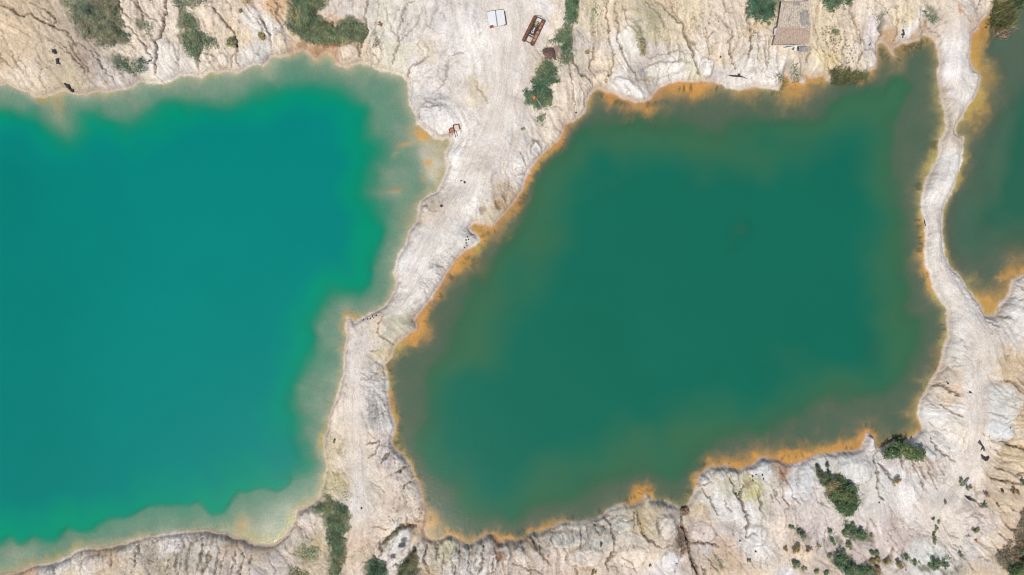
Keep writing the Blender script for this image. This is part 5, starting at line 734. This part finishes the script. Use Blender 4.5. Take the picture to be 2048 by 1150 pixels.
# derelict shed
zz = max(H(1580, 60), H(1560, 20), H(1610, 80)) + .15; base = PW(1583, 45); e = empty('shed', (base.x, base.y, zz)); tag(e, 'derelict shed with a stained brown corrugated roof on the bank between two dark thickets', 'shed')
def LP(px, py, h=0): return Vector(((px - 1024) * S * (CAM_H - zz - h) / (CAM_H - .6) - base.x, (575 - py) * S * (CAM_H - zz - h) / (CAM_H - .6) - base.y, h))
def sheet(name, q4, mat, nrib, amp_, th=.03, parent=None, rag=.0, seed=1):
    a, b_, c_, d = [Vector(v) for v in q4]; nu, nv_ = nrib * 6, 16; vs = []; fs = []; rr = random.Random(seed); ed = [rr.uniform(-rag, rag) for _ in range(nu + 1)]; ed2 = [rr.uniform(-rag, rag) for _ in range(nu + 1)]
    nrm = (b_ - a).cross(d - a).normalized()
    for s_ in (0, 1):
        for j in range(nv_ + 1):
            for i in range(nu + 1):
                u, v = i / nu, j / nv_; vv = v + (ed[i] * (1 - v) ** 4 + ed2[i] * v ** 4)
                P = (a * (1 - u) + b_ * u) * (1 - vv) + (d * (1 - u) + c_ * u) * vv
                P += nrm * (math.sin(u * nrib * 2 * PI) * amp_ + .05 * mnoise.noise(Vector((u * 4, v * 4, seed))) - s_ * th); vs.append(P)
    K = (nu + 1) * (nv_ + 1); I = lambda s_, i, j: s_ * K + j * (nu + 1) + i
    for j in range(nv_):
        for i in range(nu): fs.append((I(0, i, j), I(0, i + 1, j), I(0, i + 1, j + 1), I(0, i, j + 1))); fs.append((I(1, i, j), I(1, i, j + 1), I(1, i + 1, j + 1), I(1, i + 1, j)))
    for i in range(nu): fs.append((I(0, i, 0), I(1, i, 0), I(1, i + 1, 0), I(0, i + 1, 0))); fs.append((I(0, i, nv_), I(0, i + 1, nv_), I(1, i + 1, nv_), I(1, i, nv_)))
    for j in range(nv_): fs.append((I(0, 0, j), I(0, 0, j + 1), I(1, 0, j + 1), I(1, 0, j))); fs.append((I(0, nu, j), I(1, nu, j), I(1, nu, j + 1), I(0, nu, j + 1)))
    m = MB(); m.add(vs, fs); return m.build(name, mat, parent)
r1 = sheet('roof', [LP(1546, 89, 1.2), LP(1616, 88, 1.2), LP(1621, 55, 1.9), LP(1554, 53, 1.9)], M['roofbrown'], 18, .04, parent=e, rag=.03, seed=4)
r2 = sheet('roof', [LP(1555, 54, 1.96), LP(1621, 56, 1.96), LP(1617, 2, 2.7), LP(1563, 3, 2.7)], M['roofgrey'], 14, .035, parent=e, rag=.01, seed=9)
sheet('patched_sheet', [LP(1602, 50, 2.12), LP(1620, 50, 2.12), LP(1616, 20, 2.55), LP(1600, 24, 2.5)], M['sheetgrey'], 4, .03, parent=r2, rag=.09, seed=2)
sheet('patched_sheet', [LP(1586, 11, 2.72), LP(1600, 11, 2.72), LP(1599, 4, 2.8), LP(1586, 4, 2.8)], M['sheetgrey'], 3, .03, parent=r2, rag=.1, seed=3)
sheet('side_strip', [LP(1548, 70, 1.45), LP(1554, 70, 1.45), LP(1557, 54, 1.8), LP(1549, 57, 1.8)], M['whitedirty'], 2, .02, parent=e, seed=5)
m = MB(); m.tube([LP(1618, -6, 2.9), LP(1622, 30, 2.45), LP(1622.5, 56, 2.05)], .11, 7); m.build('ridge_pole', M['pale'], e)
for a_, b_, r_ in ((LP(1565, 6, 2.8), LP(1620, 2, 2.8), .06), (LP(1566, 22, 2.6), LP(1572, 6, 2.82), .07), (LP(1576, 46, 2.2), LP(1582, 28, 2.5), .1), (LP(1549, 84, 1.4), LP(1564, 71, 1.6), .05)): m = MB(); m.tube([a_, b_], r_, 6); m.build('loose_batten', M['greywood'] if r_ != .05 else M['pale'], e)
m = MB(); m.tube([LP(1545, 91, 1.15), LP(1570, 91, 1.1), LP(1592, 91, 1.15), LP(1616, 90, 1.1)], .10, 7); m.build('eave_beam', M['pale'], e)
m = MB(); m.tube([LP(1570, 97, .5), LP(1578, 95, .6), LP(1590, 93, .7), LP(1594, 92, .8)], [.10, .16, .14, .2], 7); m.box(LP(1591, 97, .5), (.5, 1.3, .05), -.35); m.build('torn_liner', M['white'], e)
for (x_, y_, h_) in ((1549, 86, 1.2), (1582, 87, 1.2), (1613, 86, 1.2), (1561, 8, 2.6), (1614, 6, 2.6), (1556, 52, 1.85), (1617, 52, 1.85)): q_ = LP(x_, y_, 0); m = MB(); m.tube([(q_.x, q_.y, -1.2), (q_.x, q_.y, h_ - .05)], .09, 7); m.build('post', M['greywood'], e)
sheet('fallen_sheet', [LP(1598, 104, .15), LP(1618, 103, .15), LP(1617, 92, .5), LP(1598, 93, .5)], M['sheetgrey'], 5, .03, parent=e, rag=.1, seed=8)
# brown fibre heap in a round hollow beside the road
p = PW(1097, 108); m = MB(); m.blob((p.x, p.y, p.z), (1.9, 1.7, .7), 3, 18, 9, .45); m.blob((p.x + 1.2, p.y - .9, p.z), (.9, 1.3, .5), 5, 12, 7, .45); hp = empty('debris_heap', p); tag(hp, 'brown heap of matted fibre in a hollow between the two dark green thickets', 'heap')
m2 = MB(); m2.v = [tuple(Vector(v) - p) for v in m.v]; m2.f = m.f; m2.build('heap', M['brownmat'], hp, smooth=True)
m = MB()
for k in range(40): a = RR.random() * 6.28; d = RR.random() * 1.5; L_ = .5 + RR.random() * .8; b0 = RR.random() * 6.28; x_, y_ = math.cos(a) * d, math.sin(a) * d; m.tube([(x_, y_, .5), (x_ + math.cos(b0) * L_, y_ + math.sin(b0) * L_, .4 + .3 * RR.random())], .03, 4)
m.build('twigs', M['dark'], hp)
# logs, poles, floats, scraps
def strip(name, pts, r, mat, label, cat, group=None, flat=None, dz=.06):
    P = [PW(x, y, dz) for x, y in pts]; o_ = P[0]; m = MB(); m.tube([q_ - o_ for q_ in P], r, 7); ob = m.build(name, mat); ob.location = o_
    if flat: ob.scale.z = flat
    return tag(ob, label, cat, group)
e = empty('fallen_timber', PW(1475, 152, .12)); tag(e, 'dark pointed timber with a short crosspiece lying above the shore of the green lake', 'log')
o_ = PW(1475, 152, .12); f = lambda x, y, z_=.0: PW(x, y, .2 + z_) - o_
m = MB(); m.tube([f(1456, 151), f(1463, 152), f(1475, 153), f(1483, 153.5), f(1494, 158)], [.05, .2, .22, .14, .05], 8); m.build('trunk', M['dark'], e)
m = MB(); m.box(f(1477, 151.5, .12), (.6, .8, .2), -.1); m.build('crosspiece', M['stonedark'], e)
strip('log', [(1847.5,437),(1849,444),(1851,452)],[.06,.14,.08],M['dark'],'short dark log on the left edge of the right causeway','log')
strip('log', [(1415,941),(1419,949),(1424,958)],[.1,.08,.05],M['whitedirty'],'bleached pale stick on the white cliff top by the green lake','log')
m = MB(); p = PW(1068, 197, 1.05); m.tube([(0, 0, -.25), (0, 0, -.18), (0, 0, .18), (0, 0, .25)], [.25, .42, .42, .25], 16); ob = m.build('float', M['orange'], smooth=False); ob.location = p; tag(ob, 'orange plastic float caught on top of the thicket by the haul road', 'float')
strip('pole', [(1073,200),(1078,207),(1081.5,215)],.055,M['whitedirty'],'thin white pole leaning over the thicket beside the orange float','pole',dz=1.1)
m = MB(); m.blob((0, 0, 0), (.24, .3, .18), 4, 10, 6, .1); ob = m.build('buoy', M['white'], smooth=True); ob.location = (PW(1995, 67).x, PW(1995, 67).y, .1); tag(ob, 'small white bottle-like float on dark water below the tall reeds', 'float')
def scrap(name, outline, label, cat, mat='black', th=.10, group=None, lift=.06):
    P = [PW(x, y, lift) for x, y in outline]; o_ = sum(P, Vector()) / len(P); top = [q_ - o_ + Vector((0, 0, th)) for q_ in P]; bot = [q_ - o_ - Vector((0, 0, .15)) for q_ in P]; n_ = len(P)
    cen = Vector((0, 0, th * 1.8)); m = MB(); m.add(top + bot + [cen], [(i, (i + 1) % n_, 2 * n_) for i in range(n_)] + [(i, n_ + i, n_ + (i + 1) % n_, (i + 1) % n_) for i in range(n_)] + [tuple(range(n_, 2 * n_))[::-1]])
    ob = m.build(name, M[mat]); ob.location = o_; return tag(ob, label, cat, group)
def cp(ox, oy, k, pts): return [(ox + x / k, oy + y / k) for x, y in pts]
scrap('plastic_or_crevice', cp(1920,870,8.21,[(285,120),(325,85),(350,130),(395,200),(405,250),(385,260),(375,215),(325,270),(360,220),(370,195),(335,140)]),'angled strip of black plastic beside the track in the lower right','scrap')
scrap('plastic_or_crevice', cp(1920,870,8.21,[(325,305),(400,350),(440,375),(470,345),(480,370),(455,415),(415,430),(370,390),(345,360)]),'crumpled dark grey plastic sheet below the angled strip','scrap','stonedark')
scrap('plastic_or_crevice', cp(1920,870,8.21,[(670,885),(695,878),(715,905),(708,955),(690,940)]),'small black scrap left of the dark brown bush','scrap')
scrap('plastic_or_crevice', cp(1780,40,16.4,[(400,300),(435,300),(470,410),(480,500),(440,510),(425,590),(405,580),(420,500),(370,500),(365,450),(405,440),(425,470),(430,420),(400,370)]),'torn black plastic on the white bank above the corner reeds','scrap')
scrap('plastic_or_crevice', crop(1536,0,[(805,360),(815,330),(822,340),(812,368)]),'thin black strip on the pale ridge left of the orange inlet','scrap')
scrap('rock', cp(90,80,10.45,[(150,200),(180,200),(215,240),(235,290),(200,290),(160,265)]),'upper of two black rocks on the upper left slope','rock','stonedark',.2)
scrap('rock', cp(90,80,10.45,[(230,400),(270,380),(290,400),(290,460),(325,515),(280,500),(250,515),(240,450)]),'lower of two black rocks on the upper left slope','rock','stonedark',.2)
for x_, y_, r_, o_ in ((131.5,168.5,.34,'left and smallest'),(136,171.5,.5,'middle'),(143,178,.55,'right and largest')):
    m = MB(); m.blob((0, 0, 0), (r_ * 1.5, r_ * .8, r_ * .6), int(x_), 9, 6, .6); m.blob((r_ * .8, -r_ * .6, 0), (r_ * .8, r_ * .6, r_ * .5), int(x_) + 3, 8, 5, .6); ob = m.build('rock', M['stonedark']); ob.location = PW(x_, y_, .1); ob.rotation_euler = (0, 0, -.6); tag(ob, o_ + ' of three dark jagged rocks at the turquoise waterline', 'rock', 'dark rocks at the waterline')
scrap('rock', cp(900,340,14.4,[(388,325),(410,325),(450,350),(445,385),(395,390),(400,360)]),'larger of two black stones in the middle of the haul road','rock','stonedark',.2)
scrap('rock', cp(900,340,14.4,[(288,320),(310,298),(355,298),(340,315),(305,332)]),'smaller curved one of two black stones in the middle of the haul road','rock','stonedark',.15)
m = MB(); m.tube([(0, 0, .02), (0, 0, .2)], .36, 14); ob = m.build('bucket', M['black']); ob.location = PW(883, 412); tag(ob, 'round black bucket lid alone on the white causeway', 'lid')
scrap('fern_frond', cp(1920,870,8.21,[(0,830),(60,760),(120,705),(155,700),(110,770),(60,835),(30,845)]),'dark grey-green dead palm frond beside the fork of the track','frond','pipe',.08)
scrap('plastic_or_crevice', cp(1920,870,8.21,[(70,985),(120,1015),(180,1040),(235,1075),(190,1085),(140,1065),(100,1025)]),'shade of a long crevice, added as a black strip left of the rust-coloured bush','scrap')  # dark crevice: its shade is laid in as a black strip
strip('pipe', [(1361,1020),(1362.5,1030),(1363,1040)],.16,M['pipe'],'upper grey pipe end at the mouth of the deep gully','pipe',dz=.25)
strip('pipe', [(1371,1080),(1374,1092),(1376.5,1105),(1380,1116)],.2,M['pipe'],'lower dark grey pipe lying in the deep gully','pipe',dz=.25)
for x, y, s_ in ((1112.5,9,0),):
    pass
# stones: individually placed groups
def stone(px, py, r, label, group, mat='stonedark', cat='stone'):
    m = MB(); m.blob((0, 0, 0), (r * (1 + .3 * RR.random()), r * (.7 + .4 * RR.random()), r * .7), int(px * 7 + py), 8, 5, .5); ob = m.build('stone', M[mat]); ob.location = PW(px, py, r * .25); ob.rotation_euler = (0, 0, RR.random() * 6); return tag(ob, label, cat, group)
for x, y, o1 in ((935,474,'topmost'),(932,480,'upper left'),(937,479,'rightmost'),(932,486,'middle'),(934,491,'second lowest'),(929,495,'lowest')): stone(x, y, .17, o1 + ' of the dark stones on the white tip by the orange shallows', 'dark stones on the white tip')
for x, y, o1 in ((727,640,'first'),(735,638,'second'),(741,637,'third'),(745,633,'fourth'),(748,636,'fifth'),(753,631,'last')): stone(x, y, .2, o1 + ' from left in the dark stone row at the causeway kink', 'dark stones at the causeway kink')
for x, y, o1 in ((1505,953,'upper left'),(1512,949,'second upper'),(1519,945,'topmost'),(1525,950,'upper right'),(1506,961,'lowest left'),(1527,957,'lowest right')): stone(x, y, .2, o1 + ' of the dark stones on the grey-white mound below orange shallows', 'dark stones on the grey-white mound')
for x, y, l in ((1480,1082,'dark stone right of the pipe gully'),(1511,1103,'black stone near the bottom edge in the pale clay'),(1353,1127,'black stone on the white lobe left of the pipe gully'),(1758,1005,'small black stone below the big leaning bush'),(1896,767,'small black stone on the lower causeway'),(1941,785,'small black stone beside the lower causeway track'),(2029,810,'dark stone in brown rills near the right edge'),(2020,856,'dark flat stone near the right edge below the other'),(1152,225,'dark stone on the yellowish bank at the green lake'),(1441,114,'small black stone in the upper right rills'),(1437,43,'black stone among weeds near the top edge'),(299,122,'small black stone below the pale green scrub'),(723,1016,'dark stone at the foot of the white fan'),(1972,55,'rounded stone in the orange mud by the tall reeds')):
    stone(x, y, .22, l, None)
GR = 'loose grey clods on the eroded slopes'
P_ = []; m = MB()
for k in range(900):
    x, y = RR.uniform(-20, 2068), RR.uniform(-20, 1170)
    if H(x, y) < .5: continue
    a_ = float(amp[cj0 + int((y + 36) / STEP), ci0 + int((x + 36) / STEP)])
    if RR.random() > a_: continue
    r = .05 + .10 * RR.random() ** 3; q_ = PW(x, y, r * .3); m.blob(q_, (r, r * .8, r * .7), k, 6, 4, .4)
ob = m.build('pebbles', M['stone']); tag(ob, 'loose clods and pebbles strewn over the clay', 'pebbles', kind='stuff')
print('verts', NX * NY)
